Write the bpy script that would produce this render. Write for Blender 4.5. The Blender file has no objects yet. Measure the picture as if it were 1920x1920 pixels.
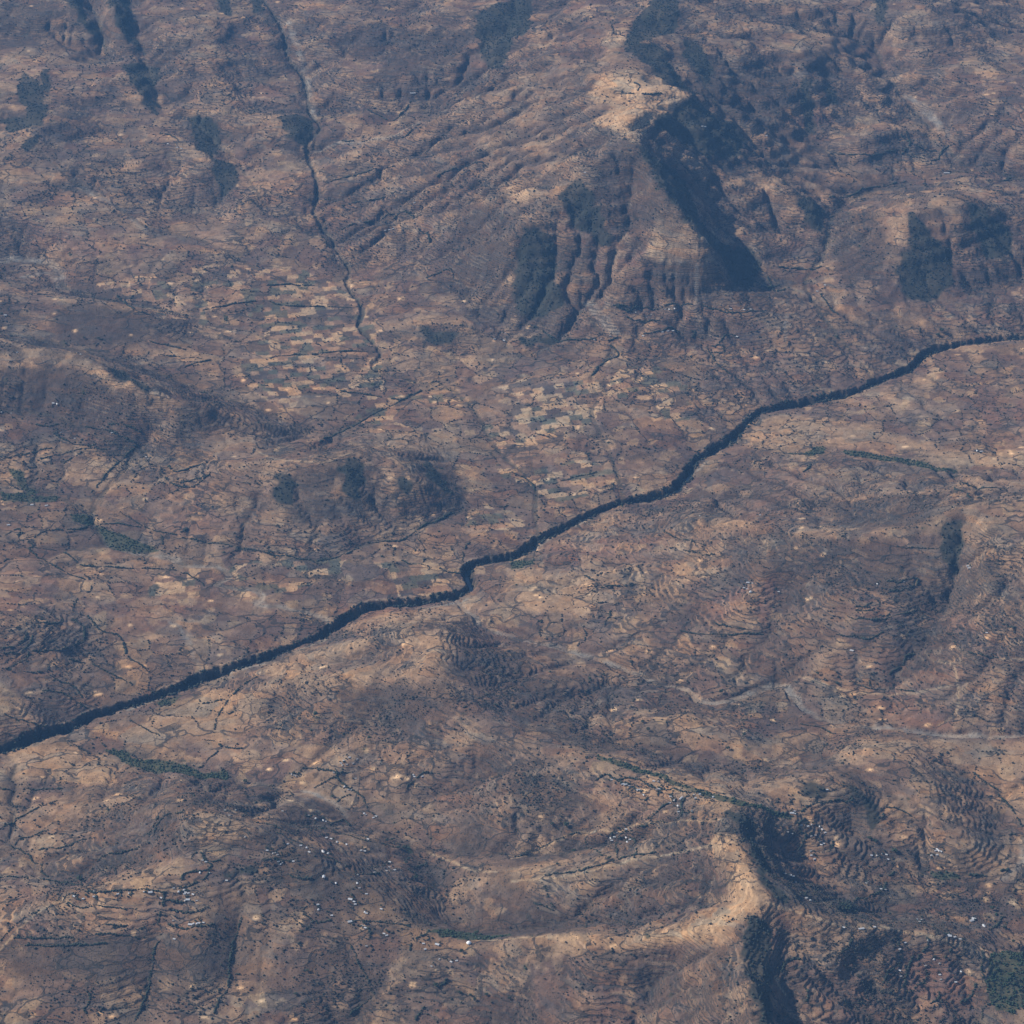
import bpy, math, random, zlib
import numpy as np
from mathutils import Vector

# ------------------------------------------------------------------ camera, sky, sun, exposure
HALF = math.radians(11.0)          # half field of view
DEP = math.radians(29.0)           # the lens looks 29 degrees below the horizon
CAMZ = 6000.0
EXPOSURE = 0.32
SUN_EL, SUN_AZ = math.radians(37.0), math.radians(16.0)   # azimuth: from the left (-x), turned towards +y
SUN_W, SKY_W = 4.8, 0.08
HAZE_D = 1.3e-5
HAZE_C = (0.20, 0.48, 1.0)
NU, NV = 1400, 1420

S = bpy.context.scene
S.render.engine = 'CYCLES'
S.view_settings.view_transform = 'Standard'
S.view_settings.look = 'None'
S.view_settings.gamma = 1.0
S.view_settings.exposure = EXPOSURE
cam_d = bpy.data.cameras.new('camera')
cam_d.sensor_width = 36.0
cam_d.lens = 18.0 / math.tan(HALF)
cam_d.clip_start = 10.0
cam_d.clip_end = 200000.0
cam = bpy.data.objects.new('camera', cam_d)
S.collection.objects.link(cam)
cam.location = (0, 0, CAMZ)
cam.rotation_euler = (math.pi / 2 - DEP, 0, 0)
S.camera = cam
world = bpy.data.worlds.new('World')
S.world = world
world.use_nodes = True
wn = world.node_tree
sky = wn.nodes.new('ShaderNodeTexSky')
sky.sky_type = 'NISHITA'
sky.sun_disc = False
sky.sun_elevation = SUN_EL
sky.sun_rotation = SUN_AZ - math.pi / 2
wn.links.new(sky.outputs[0], wn.nodes['Background'].inputs[0])
wn.nodes['Background'].inputs[1].default_value = SKY_W
sun_d = bpy.data.lights.new('sun', 'SUN')
sun_d.energy = SUN_W
sun_d.angle = math.radians(0.5)
sun_d.color = (1.0, 0.93, 0.84)
sun = bpy.data.objects.new('sun', sun_d)
S.collection.objects.link(sun)
to_sun = Vector((-math.cos(SUN_EL) * math.cos(SUN_AZ), math.cos(SUN_EL) * math.sin(SUN_AZ), math.sin(SUN_EL)))
sun.rotation_euler = to_sun.to_track_quat('Z', 'Y').to_euler()
S.cycles.volume_step_rate = 1.0
S.cycles.max_bounces = 4
S.cycles.diffuse_bounces = 2
S.cycles.volume_bounces = 0

# ------------------------------------------------------------------ helpers
COL = S.collection
rng = np.random.default_rng(7)
random.seed(7)
cd, sd, TH = math.cos(DEP), math.sin(DEP), math.tan(HALF)

def rays(px, py):
    nx = (np.asarray(px, float) - 960) / 960 * TH
    ny = (960 - np.asarray(py, float)) / 960 * TH
    return nx, cd + ny * sd, -sd + ny * cd

def at_h(px, py, h):
    dx, dy, dz = rays(px, py)
    t = (np.asarray(h, float) - CAMZ) / dz
    return dx * t, dy * t

def project(x, y, z):
    f = y * cd - (z - CAMZ) * sd
    u = y * sd + (z - CAMZ) * cd
    return 960 + x / f / TH * 960, 960 - u / f / TH * 960

_T = rng.random((256, 256)).astype(np.float32)
def vnoise(x, y, s, seed=0):
    x = x / s + 31.7 * seed + 1000; y = y / s + 17.3 * seed + 1000
    ix = np.floor(x); iy = np.floor(y)
    fx = (x - ix).astype(np.float32); fy = (y - iy).astype(np.float32)
    ix = ix.astype(np.int32) & 255; iy = iy.astype(np.int32) & 255
    fx = fx * fx * (3 - 2 * fx); fy = fy * fy * (3 - 2 * fy)
    jx = (ix + 1) & 255; jy = (iy + 1) & 255
    a = _T[iy, ix]; b = _T[iy, jx]; c = _T[jy, ix]; d = _T[jy, jx]
    return (a + (b - a) * fx) * (1 - fy) + (c + (d - c) * fx) * fy

def fbm(x, y, s, octs=4, seed=0, gain=0.5):
    t = 0; a = 1.0; n = 0
    for k in range(octs):
        c_, s_ = math.cos(0.7 * k + seed), math.sin(0.7 * k + seed)
        t = t + a * vnoise(x * c_ - y * s_, x * s_ + y * c_, s / 2 ** k, seed + k * 3)
        n += a; a *= gain
    return t / n

def sm(a, b, x):
    t = np.clip((x - a) / (b - a), 0, 1)
    return t * t * (3 - 2 * t)

def blur(a, r):
    for _ in range(2):
        for ax in (0, 1):
            p = [(0, 0), (0, 0)]; p[ax] = (r + 1, r)
            c = np.cumsum(np.pad(a, p, mode='edge'), axis=ax, dtype=np.float64)
            n = a.shape[ax]
            hi = [slice(None)] * 2; lo = [slice(None)] * 2
            hi[ax] = slice(2 * r + 1, 2 * r + 1 + n); lo[ax] = slice(0, n)
            a = ((c[tuple(hi)] - c[tuple(lo)]) / (2 * r + 1)).astype(np.float32)
    return a

# ------------------------------------------------------------------ relief: crest and valley lines (x, y in the picture, height in metres)
RIVER = [(-300,1490,0),(-150,1445,0),(0,1405,0),(60,1385,0),(130,1360,1),(180,1335,1),(240,1318,2),(310,1295,3),(370,1270,4),(430,1250,5),(490,1232,6),(560,1205,7),(600,1190,8),
 (640,1165,9),(680,1140,9),(720,1132,10),(790,1125,10),(850,1113,11),(883,1098,11),(875,1062,12),(905,1050,12),(940,1045,12),(985,1030,13),(1010,1010,13),(1060,985,14),(1120,955,15),
 (1170,938,15),(1220,930,16),(1260,915,16),(1285,895,17),(1300,865,17),(1330,845,18),(1370,822,18),(1400,790,19),(1430,768,20),(1480,757,21),(1540,745,22),(1600,732,23),(1640,715,24),
 (1700,690,25),(1740,658,26),(1800,642,27),(1860,634,28),(1920,630,29),(2050,630,31),(2300,650,35)]
TRIB_A = [(480,-60,330),(490,0,300),(530,60,270),(540,100,250),(570,140,230),(580,200,200),(600,240,180),(575,280,155),(590,330,138),(595,365,125),(588,400,110),(620,440,90),(632,465,84),(655,500,74),(650,530,68),(680,580,58),(672,610,54),(700,640,50),(712,665,46),(700,690,43),(780,712,38),(840,725,34),(890,770,29),(930,840,22),(985,890,19),(1005,920,17),(1003,960,16),(1010,1008,13)]
TRIB_C = [(850,1113,11),(862,1130,12),(890,1155,14),(905,1175,15),(950,1187,17),(1000,1203,20),(1060,1215,24),(1140,1240,30),(1200,1262,35),(1240,1280,38),(1290,1290,42),(1310,1315,44),(1355,1315,46),(1430,1288,50),(1470,1284,53),(1490,1305,55),(1530,1338,58),(1600,1358,60),(1690,1366,64),(1760,1378,66),(1840,1380,69),(1920,1378,72),(2100,1370,80)]
STREAM_L = [(280,830,72),(255,850,64),(235,875,58),(215,900,52),(185,935,46),(172,965,42),(180,990,38),(205,1022,34),(250,1033,31),(310,1045,28),(350,1060,25),(410,1062,22),(428,1080,20),(405,1097,18),(480,1105,16),(490,1120,14),(482,1132,13),(530,1138,12),(590,1150,10),(620,1165,9)]
LINES = [RIVER, TRIB_A, TRIB_C, STREAM_L,
 # valleys
 [(0,330,160),(60,340,150),(170,362,132),(240,405,116),(290,437,106),(350,440,101),(480,500,85),(600,550,64),(672,600,54)],
 [(-60,490,92),(0,490,88),(80,490,84),(112,510,78),(130,545,72),(240,570,64),(400,600,56),(520,640,50),(640,680,45),(700,690,43)],
 [(-60,600,110),(0,620,100),(100,645,88),(200,672,74),(300,705,62),(420,748,52),(500,775,47),(560,800,43),(625,812,40),(700,775,37),(790,733,36)],
 [(-60,900,56),(0,905,54),(50,912,50),(110,932,46),(172,965,42)],
 [(0,775,90),(100,785,84),(200,830,74),(280,850,62)],
 [(300,1005,38),(450,1025,33),(585,1050,28),(670,1026,27),(785,990,25),(870,955,22)],
 [(400,610,54),(560,650,48)],
 [(1060,560,125),(1095,590,105),(1125,625,88),(1150,650,76),(1120,695,62),(1108,715,58),(1122,750,47),(1110,775,42),(1140,840,32),(1160,900,22),(1170,936,16)],
 [(1300,640,72),(1400,700,50),(1480,755,24)],[(1540,590,78),(1590,650,52),(1640,712,26)],
 [(2050,330,105),(1920,335,110),(1850,325,112),(1770,330,116),(1680,350,120),(1600,370,124),(1560,420,114),(1545,480,100),(1510,530,92),(1540,590,78)],
 [(1640,95,240),(1680,170,200),(1740,240,160),(1780,290,132),(1820,325,114)],
 [(1500,270,190),(1560,290,165),(1640,310,142),(1720,325,122)],
 [(1300,135,450),(1350,205,370),(1405,262,290),(1360,312,270),(1322,365,235),(1350,425,175),(1400,480,125),(1470,540,94)],
 [(1200,205,556),(1250,218,505),(1300,240,440),(1340,265,350)],[(1188,268,540),(1240,285,455),(1290,300,370),(1320,318,320)],[(1240,352,465),(1290,372,340),(1310,385,280)],[(1198,100,545),(1240,120,490),(1270,150,450)],
 [(1400,285,238),(1470,320,190),(1540,345,158),(1600,370,124)],
 [(0,235,200),(60,270,190),(110,320,160),(170,362,132)],
 [(268,90,250),(285,140,225),(300,200,195),(370,235,172),(440,300,148),(500,390,116),(560,430,98),(620,455,86)],
 [(165,0,310),(190,60,275),(200,95,262)],[(240,0,330),(262,70,268),(275,100,248)],
 [(965,0,420),(955,60,380),(940,115,330),(890,150,290),(820,180,250),(785,225,198),(720,258,172),(640,268,156),(578,284,150)],
 [(760,470,92),(860,540,82),(905,600,62),(1000,625,62),(1060,640,60)],[(850,655,46),(950,680,44)],
 [(1300,935,22),(1220,960,22)],
 [(2050,880,76),(1920,882,70),(1790,886,60),(1700,866,55),(1620,855,50),(1570,850,48),(1540,852,44),(1440,855,36),(1345,862,20)],
 [(1800,1000,190),(1792,1090,142),(1775,1130,122),(1742,1190,102),(1722,1222,90),(1690,1250,84),(1675,1280,74),(1665,1340,64)],
 [(1400,1100,98),(1290,1155,70),(1250,1182,60),(1170,1222,46),(1120,1235,32)],
 [(1470,1110,100),(1445,1170,85),(1440,1240,68),(1440,1280,54)],
 [(720,1320,78),(640,1380,52),(560,1402,38),(480,1400,28),(420,1365,18),(330,1312,5)],
 [(880,1250,88),(960,1290,68),(1060,1310,56),(1150,1292,46),(1230,1278,38)],
 [(1130,1385,92),(1250,1420,84),(1360,1440,76),(1460,1450,70),(1510,1440,67),(1530,1400,62),(1560,1372,59)],
 [(1760,1410,78),(1820,1450,70),(1860,1500,62),(1905,1565,54),(1915,1620,51),(1870,1650,54),(1800,1645,58),(1720,1636,66),(1650,1600,76),(1600,1560,88)],
 [(1915,1620,51),(1925,1700,45),(1950,1800,36),(2000,1900,26)],
 [(1440,1560,140),(1500,1610,96),(1560,1665,78),(1620,1705,68),(1700,1722,58),(1820,1740,50),(1925,1730,44)],
 [(-60,1538,44),(0,1558,50),(30,1588,54),(60,1618,60),(85,1645,72),(140,1655,90)],
 [(-60,2000,58),(200,2020,56),(500,2040,56),(900,2040,62),(1200,2020,70),(1300,2000,100)],
 [(305,1690,122),(296,1740,104),(288,1790,88),(278,1860,72),(255,1930,60)],
 [(460,1700,118),(440,1760,96),(430,1820,78),(424,1870,70),(400,1925,62),(380,1990,58)],
 [(735,1790,92),(690,1810,80),(695,1860,60),(650,1920,40),(610,1990,22)],
 [(1000,1830,100),(960,1900,70),(920,1980,45)],
 [(1280,1790,150),(1240,1830,125),(1215,1880,105),(1190,1960,80)],
 [(1455,1725,194),(1450,1790,172),(1462,1860,156),(1480,1950,136)],
 [(1640,1790,138),(1635,1870,118),(1650,1960,98)],
 [(1790,1800,108),(1800,1870,88),(1840,1930,66)],
 [(1310,1690,165),(1230,1725,140),(1150,1736,116),(1050,1736,88),(960,1742,66),(880,1740,50),(848,1728,44),(832,1690,40),(812,1640,34),(790,1590,30),(730,1560,28),(660,1540,25),(645,1515,23),(610,1495,20),(560,1484,18),(480,1482,15),(380,1442,8),(250,1420,4),(180,1395,1),(120,1366,0)],
 [(1200,1572,112),(1100,1588,86),(1000,1606,62),(900,1602,46),(800,1592,30)],
 [(900,1440,70),(850,1462,55),(780,1500,40),(720,1522,32),(660,1530,25)],
 # crests
 [(1235,-60,565),(1220,20,545),(1192,60,532),(1182,110,540),(1195,160,556),(1200,200,556),(1178,232,550),(1188,268,540),(1215,310,500),(1240,350,465),(1262,385,430),(1290,418,390),(1310,440,350),(1335,468,270),(1370,500,180),(1400,530,130)],
 [(1195,168,550),(1240,165,542),(1290,180,515)],[(1195,175,550),(1150,172,530),(1108,176,505)],
 [(1188,268,540),(1130,295,490),(1090,318,455),(1050,345,420),(1000,370,360),(960,385,310),(930,400,260)],
 [(1050,345,420),(1040,385,370),(1000,410,330),(972,430,290),(965,480,200),(955,530,140)],
 [(1200,290,500),(1190,360,400),(1180,420,300),(1150,480,220),(1120,530,150)],
 [(1290,418,390),(1230,450,300),(1200,490,230),(1180,540,150)],[(1310,445,340),(1320,500,230),(1330,560,120)],
 [(1195,78,532),(1240,70,525),(1290,62,520),(1350,75,490),(1400,88,460),(1440,97,430),(1475,130,365),(1500,180,290),(1520,240,215)],
 [(1400,95,450),(1410,160,370),(1420,220,290)],
 [(1270,10,545),(1330,24,530),(1400,32,500),(1440,48,455),(1500,80,390),(1560,130,310),(1600,200,240),(1640,260,190)],
 [(1270,240,400),(1300,290,330),(1280,295,360)],
 [(960,275,345),(1020,255,400),(1080,240,450),(1150,235,520)],[(960,275,345),(880,305,270),(820,330,210)],
 [(1020,110,480),(1090,70,500),(1180,50,530)],[(960,190,380),(1040,160,440),(1110,140,500)],
 [(960,-60,480),(918,20,435),(892,60,395),(860,105,345),(835,140,300)],
 [(720,-20,380),(680,40,335),(640,100,285),(620,150,245)],
 [(400,-60,410),(395,60,320),(400,150,265),(430,210,220),(500,260,180),(540,300,165)],
 [(560,240,210),(520,215,225),(450,220,215)],
 [(-60,110,260),(0,115,258),(100,110,262),(200,118,268),(238,130,266),(252,160,250),(272,200,228),(300,235,212),(340,265,200),(370,285,190),(396,306,172),(412,345,138),(425,380,112)],
 [(100,-60,410),(140,10,370),(175,60,310)],[(190,-60,430),(218,40,365),(245,100,290)],[(20,-20,380),(0,40,330)],
 [(340,268,198),(260,310,170),(200,350,142)],[(270,200,228),(180,250,195),(110,300,170)],
 [(1360,337,228),(1420,340,222),(1480,350,215),(1512,380,180),(1530,430,130)],[(1440,345,215),(1440,420,160),(1440,490,115)],
 [(1560,-60,430),(1600,10,395),(1640,30,385)],[(1660,40,380),(1700,8,400),(1750,25,392),(1800,60,362),(1850,105,322),(1900,145,285),(1980,200,245)],
 [(1900,145,285),(1840,180,230),(1790,230,180)],[(1990,240,230),(1920,260,180),(1860,300,130)],
 [(1900,-60,230),(1930,20,215),(1990,80,210)],
 [(1620,408,165),(1660,398,195),(1700,380,225),(1745,367,245),(1800,372,240),(1850,395,205),(1900,425,165),(1960,465,120)],
 [(1745,367,245),(1700,420,205),(1670,480,140),(1640,540,88)],[(1800,372,240),(1800,430,180),(1790,500,105)],
 [(1560,560,86),(1640,578,70),(1760,574,62),(1850,545,66),(1920,528,70)],
 [(-60,645,190),(0,650,196),(100,655,190),(160,675,184),(200,705,178),(250,730,170),(310,745,160),(370,765,138),(430,782,98),(500,800,72),(545,812,55)],
 [(0,545,128),(60,560,126),(140,556,132),(200,570,124),(260,585,108),(320,605,84),(360,618,64)],
 [(-60,398,140),(40,395,138),(150,420,132),(300,458,114),(420,478,98)],
 [(775,598,82),(830,600,90),(875,612,82)],
 [(370,862,78),(460,872,98),(540,868,115),(600,860,122),(660,848,128),(700,862,112),(760,880,108),(800,905,96),(850,925,58)],
 [(540,868,115),(520,920,84),(500,965,56)],[(655,850,126),(640,920,88),(640,975,50)],[(760,882,106),(745,930,76),(720,965,50)],
 [(1100,1045,50),(1190,1030,66),(1260,990,84),(1330,975,100),(1400,985,124),(1480,1000,152),(1560,1010,168),(1650,1002,188),(1720,985,205),(1780,965,228),(1850,955,252),(1980,925,290)],
 [(1480,1000,152),(1430,1070,128),(1400,1140,100),(1350,1200,72)],[(1400,985,124),(1350,1060,104),(1270,1100,84),(1220,1140,62)],
 [(1640,1005,186),(1650,1070,160),(1620,1125,136),(1590,1180,110),(1540,1250,84)],[(1680,1060,165),(1690,1140,130),(1660,1200,108)],
 [(1860,960,250),(1865,1050,212),(1850,1120,180),(1860,1200,146),(1860,1300,100)],[(1960,1000,260),(1960,1150,200)],
 [(700,1205,80),(740,1185,98),(800,1172,112),(832,1190,118),(815,1228,128),(800,1255,134),(822,1285,128),(862,1320,120),(905,1350,114),(960,1383,118),(1010,1398,122),(1080,1418,130),(1150,1442,140),(1230,1462,150),(1300,1484,160),(1370,1500,172),(1410,1515,182),(1372,1545,188),(1352,1572,192),(1375,1595,202),(1392,1632,212),(1420,1668,222),(1442,1692,226),(1405,1745,222),(1392,1800,228),(1410,1850,238),(1426,1920,252),(1450,2000,270)],
 [(800,1255,134),(740,1272,112),(640,1268,98),(560,1280,72),(490,1295,48)],
 [(900,1215,75),(960,1235,62)],[(1000,1290,80),(1050,1275,70)],[(980,1370,105),(1040,1340,84),(1090,1330,70)],
 [(1180,1385,92),(1230,1345,92),(1290,1338,94),(1370,1385,84),(1440,1410,76)],
 [(1000,1425,112),(965,1520,88),(910,1562,62)],[(860,1400,90),(820,1440,70),(760,1460,55)],
 [(1560,1412,80),(1640,1405,98),(1700,1440,110),(1760,1500,106),(1800,1570,94),(1790,1620,76)],[(1640,1405,98),(1700,1395,90),(1780,1400,84)],
 [(1420,1490,150),(1460,1465,142),(1510,1455,142),(1560,1465,146),(1600,1482,134),(1640,1515,114),(1652,1555,96)],
 [(1442,1692,226),(1500,1712,202),(1560,1730,182),(1620,1738,168),(1700,1745,150),(1780,1765,132),(1860,1790,106),(1950,1820,78)],
 [(1405,1745,222),(1350,1738,208),(1300,1750,192),(1240,1755,176),(1180,1768,162),(1130,1757,152),(1080,1750,144),(1020,1760,134),(960,1757,124),(900,1765,112),(850,1756,106),(790,1735,110),(720,1692,118),(660,1662,126),(600,1627,136),(540,1592,150),(480,1562,166),(420,1541,176),(380,1530,182),(350,1568,162),(332,1620,148),(318,1664,142),(240,1669,136),(160,1674,126),(118,1682,118),(60,1715,100),(0,1765,84),(-60,1800,70)],
 [(380,1530,182),(340,1512,140),(290,1512,105),(230,1520,75)],
 [(375,1700,132),(372,1760,112),(360,1850,86)],[(200,1700,122),(200,1800,96),(200,1900,70)],[(90,1740,98),(80,1840,76)],
 [(560,1640,138),(560,1750,104),(540,1850,70)],[(860,1780,100),(840,1850,78),(800,1930,54)],[(1130,1780,148),(1100,1860,112),(1080,1950,80)],
 [(1340,1590,176),(1230,1606,152),(1130,1634,122),(1030,1648,102),(930,1642,80),(870,1626,60),(835,1612,44)],
 [(1340,1800,205),(1330,1870,180),(1320,1960,150)],
 [(1500,1715,200),(1535,1790,170),(1552,1850,152),(1572,1940,128)],[(1700,1748,148),(1710,1820,118),(1720,1920,88)],
 [(-60,1180,84),(20,1168,78),(90,1168,62),(130,1180,50)],[(0,1330,40),(100,1370,16)],
 [(-60,1000,60),(60,980,56),(130,950,56)],[(300,1100,22),(450,1180,14)],[(150,1230,20),(260,1270,8)],
 [(560,700,46),(640,760,42),(820,820,34),(900,930,24)],[(1250,800,36),(1350,760,34)],[(1700,760,40),(1900,760,50)],[(1560,800,44),(1900,820,60)],[(1100,980,20),(960,1120,30),(1040,1130,44)],
 [(0,1470,24),(200,1470,20)],[(300,1370,12),(520,1330,30)],
 [(-700,700,200),(-700,1200,90),(-500,1700,90)],[(2500,300,220),(2500,900,260),(2400,1500,150)],
]
for _L in LINES:
    for _i, _p in enumerate(_L): _L[_i] = (_p[0], _p[1], _p[2] * 1.6 if _p[2] < 200 else _p[2] + 120)
CS = 16.0
GX0, GX1, GY0, GY1 = -5200.0, 5200.0, 5400.0, 21400.0

def solve_relief():
    """height field that is smooth between the crest and valley lines, on ever finer grids"""
    lev = [512.0, 256.0, 128.0, 64.0, 32.0]
    H = None
    pts = []
    for L in LINES:
        a = np.array(L, float)
        wx, wy = at_h(a[:, 0], a[:, 1], a[:, 2])
        for i in range(len(a) - 1):
            n = max(2, int(math.hypot(wx[i + 1] - wx[i], wy[i + 1] - wy[i]) / 10))
            t = np.linspace(0, 1, n)
            pts.append(np.stack([wx[i] + (wx[i + 1] - wx[i]) * t, wy[i] + (wy[i + 1] - wy[i]) * t, a[i, 2] + (a[i + 1, 2] - a[i, 2]) * t], 1))
    P = np.concatenate(pts)
    for c in lev:
        nx = int((GX1 - GX0) / c) + 1; ny = int((GY1 - GY0) / c) + 1
        ix = np.round((P[:, 0] - GX0) / c).astype(int); iy = np.round((P[:, 1] - GY0) / c).astype(int)
        ok = (ix >= 0) & (ix < nx) & (iy >= 0) & (iy < ny)
        k = iy[ok] * nx + ix[ok]
        sw = np.bincount(k, P[ok, 2], nx * ny); cn = np.bincount(k, minlength=nx * ny)
        fix = (cn > 0).reshape(ny, nx); val = (sw / np.maximum(cn, 1)).reshape(ny, nx)
        if H is None:
            H = np.full((ny, nx), 120.0)
            it = 600
        else:
            oy = np.linspace(0, H.shape[0] - 1, ny); ox = np.linspace(0, H.shape[1] - 1, nx)
            y0 = np.minimum(oy.astype(int), H.shape[0] - 2); x0 = np.minimum(ox.astype(int), H.shape[1] - 2)
            fy = (oy - y0)[:, None]; fx = (ox - x0)[None]
            H = (H[y0][:, x0] * (1 - fx) + H[y0][:, x0 + 1] * fx) * (1 - fy) + (H[y0 + 1][:, x0] * (1 - fx) + H[y0 + 1][:, x0 + 1] * fx) * fy
            it = 260
        for _ in range(it):
            G = np.pad(H, 1, mode='edge')
            H = 0.25 * (G[:-2, 1:-1] + G[2:, 1:-1] + G[1:-1, :-2] + G[1:-1, 2:])
            H[fix] = val[fix]
    nx = int((GX1 - GX0) / CS) + 1; ny = int((GY1 - GY0) / CS) + 1
    return resize(H, ny, nx)

def resize(H, ny, nx):
    oy = np.linspace(0, H.shape[0] - 1, ny); ox = np.linspace(0, H.shape[1] - 1, nx)
    y0 = np.minimum(oy.astype(int), H.shape[0] - 2); x0 = np.minimum(ox.astype(int), H.shape[1] - 2)
    fy = (oy - y0)[:, None]; fx = (ox - x0)[None]
    return (H[y0][:, x0] * (1 - fx) + H[y0][:, x0 + 1] * fx) * (1 - fy) + (H[y0 + 1][:, x0] * (1 - fx) + H[y0 + 1][:, x0 + 1] * fx) * fy

def erode(H, steps, K, diff):
    ny, nx = H.shape
    N = ny * nx
    idx = np.arange(N).reshape(ny, nx)
    offs = [(-1, 0, 1), (1, 0, 1), (0, -1, 1), (0, 1, 1), (-1, -1, 1.414), (-1, 1, 1.414), (1, -1, 1.414), (1, 1, 1.414)]
    A = None
    for s in range(steps):
        Hp = np.pad(H, 1, mode='constant', constant_values=1e4)
        Ip = np.pad(idx, 1, mode='edge')
        best = np.zeros_like(H); rec = idx.copy(); bd = np.ones_like(H)
        for dy, dx, d in offs:
            sl = (H - Hp[1 + dy:1 + dy + ny, 1 + dx:1 + dx + nx]) / (d * CS)
            w = sl * (0.75 + 0.5 * rng.random(H.shape, dtype=np.float32))
            m = w > best
            best = np.where(m, w, best); rec = np.where(m, Ip[1 + dy:1 + dy + ny, 1 + dx:1 + dx + nx], rec); bd = np.where(m, d * CS, bd)
        r = rec.ravel(); sink = r == idx.ravel()
        rr = np.where(sink, N, r); rr = np.append(rr, N)
        a = np.ones(N + 1); a[N] = 0
        for _ in range(10):
            add = np.bincount(rr, a, N + 1); add[N] = 0
            a = a + add; a[N] = 0
            rr = rr[rr]
        A = a[:N].reshape(ny, nx)
        hr = H.ravel()[r].reshape(ny, nx)
        f = KMAP * K * np.maximum(np.sqrt(A) - 3.2, 0) / bd
        f[sink.reshape(ny, nx)] = 0
        H = (H + f * hr) / (1 + f)
        G = np.pad(H, 1, mode='edge')
        H = H + diff * (0.25 * (G[:-2, 1:-1] + G[2:, 1:-1] + G[1:-1, :-2] + G[1:-1, 2:]) - H)
    return H, A

gx = np.linspace(GX0, GX1, int((GX1 - GX0) / CS) + 1); gy = np.linspace(GY0, GY1, int((GY1 - GY0) / CS) + 1)
XX, YY = np.meshgrid(gx, gy)
H0 = solve_relief().astype(np.float32)
gyy, gxx = np.gradient(blur(H0, 4), CS)
SL0 = np.hypot(gxx, gyy)
steep = sm(0.06, 0.35, blur(SL0.astype(np.float32), 6))
rd = np.abs(fbm(XX, YY, 420, 4, 3) - 0.5) * 2
FAR = sm(12300, 15500, YY)
H1 = H0 + FAR * ((0.5 - np.abs(fbm(XX, YY, 900, 4, 19) - 0.5) * 4) * 60 + (fbm(XX, YY, 330, 3, 20) - 0.5) * 55) + steep * (1 + 0.5 * FAR) * ((0.45 - rd) * 52 + (fbm(XX, YY, 150, 3, 5) - 0.5) * 26) + (1 - steep) * (fbm(XX, YY, 500, 4, 9) - 0.5) * 14 + (fbm(XX, YY, 90, 3, 12) - 0.5) * 7
KMAP = np.ones_like(XX)
for px_, py_, h_, r_ in [(80,740,190,560),(300,790,140,420),(150,600,180,420),(620,1820,170,480),(360,1810,140,420),(120,1820,130,480),(0,1820,120,400),(1740,470,250,380),(890,480,180,420),(1660,1130,200,420),(1450,1130,180,380),(900,1850,150,420),(1100,1840,190,350),(800,1600,60,350),(1180,460,320,330)]:
    cx_, cy_ = at_h(px_, py_, h_)
    KMAP *= 1 - 0.72 * np.exp(-((XX - cx_) ** 2 + (YY - cy_) ** 2) / r_ ** 2)
H1, ACC = erode(H1, 34, 0.60, 0.14)
H1 = H1.astype(np.float32)
# hard rock beds stand out as steps on the high slopes
_st = 46.0
_z = H1 + (fbm(XX, YY, 700, 3, 14) - 0.5) * 50
_f = (_z / _st) % 1.0
_m = sm(0.12, 0.4, blur(np.hypot(*np.gradient(H1, CS)).astype(np.float32), 3)) * sm(150, 260, H1)
H1 = (H1 + _st * (sm(0.22, 0.78, _f) - _f) * 0.5 * _m + (fbm(XX, YY, 130, 3, 15) - 0.5) * 9 * _m).astype(np.float32)
LACC = blur(np.log2(ACC + 1).astype(np.float32), 1)

def samp(F, x, y, x0=GX0, y0=GY0, c=CS):
    u = np.clip((x - x0) / c, 0, F.shape[1] - 1.001); v = np.clip((y - y0) / c, 0, F.shape[0] - 1.001)
    iu = u.astype(np.int32); iv = v.astype(np.int32)
    fu = (u - iu).astype(np.float32); fv = (v - iv).astype(np.float32)
    return (F[iv, iu] * (1 - fu) + F[iv, iu + 1] * fu) * (1 - fv) + (F[iv + 1, iu] * (1 - fu) + F[iv + 1, iu + 1] * fu) * fv

def hit(px, py):
    """where the sight line through a point of the picture meets the ground"""
    px = np.atleast_1d(np.asarray(px, float)); py = np.atleast_1d(np.asarray(py, float))
    dx, dy, dz = rays(px, py)
    t0 = (750 - CAMZ) / dz; t1 = (-80 - CAMZ) / dz
    T = np.linspace(0, 1, 260)[:, None] * (t1 - t0) + t0
    x, y, z = dx * T, dy * T, CAMZ + dz * T
    below = z < samp(H1, x, y)
    k = np.maximum(np.argmax(below, 0), 1)
    i = np.arange(len(px))
    lo, hi = T[k - 1, i], T[k, i]
    for _ in range(14):
        m = 0.5 * (lo + hi)
        b = (CAMZ + dz * m) < samp(H1, dx * m, dy * m)
        hi = np.where(b, m, hi); lo = np.where(b, lo, m)
    return dx * hi, dy * hi

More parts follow.
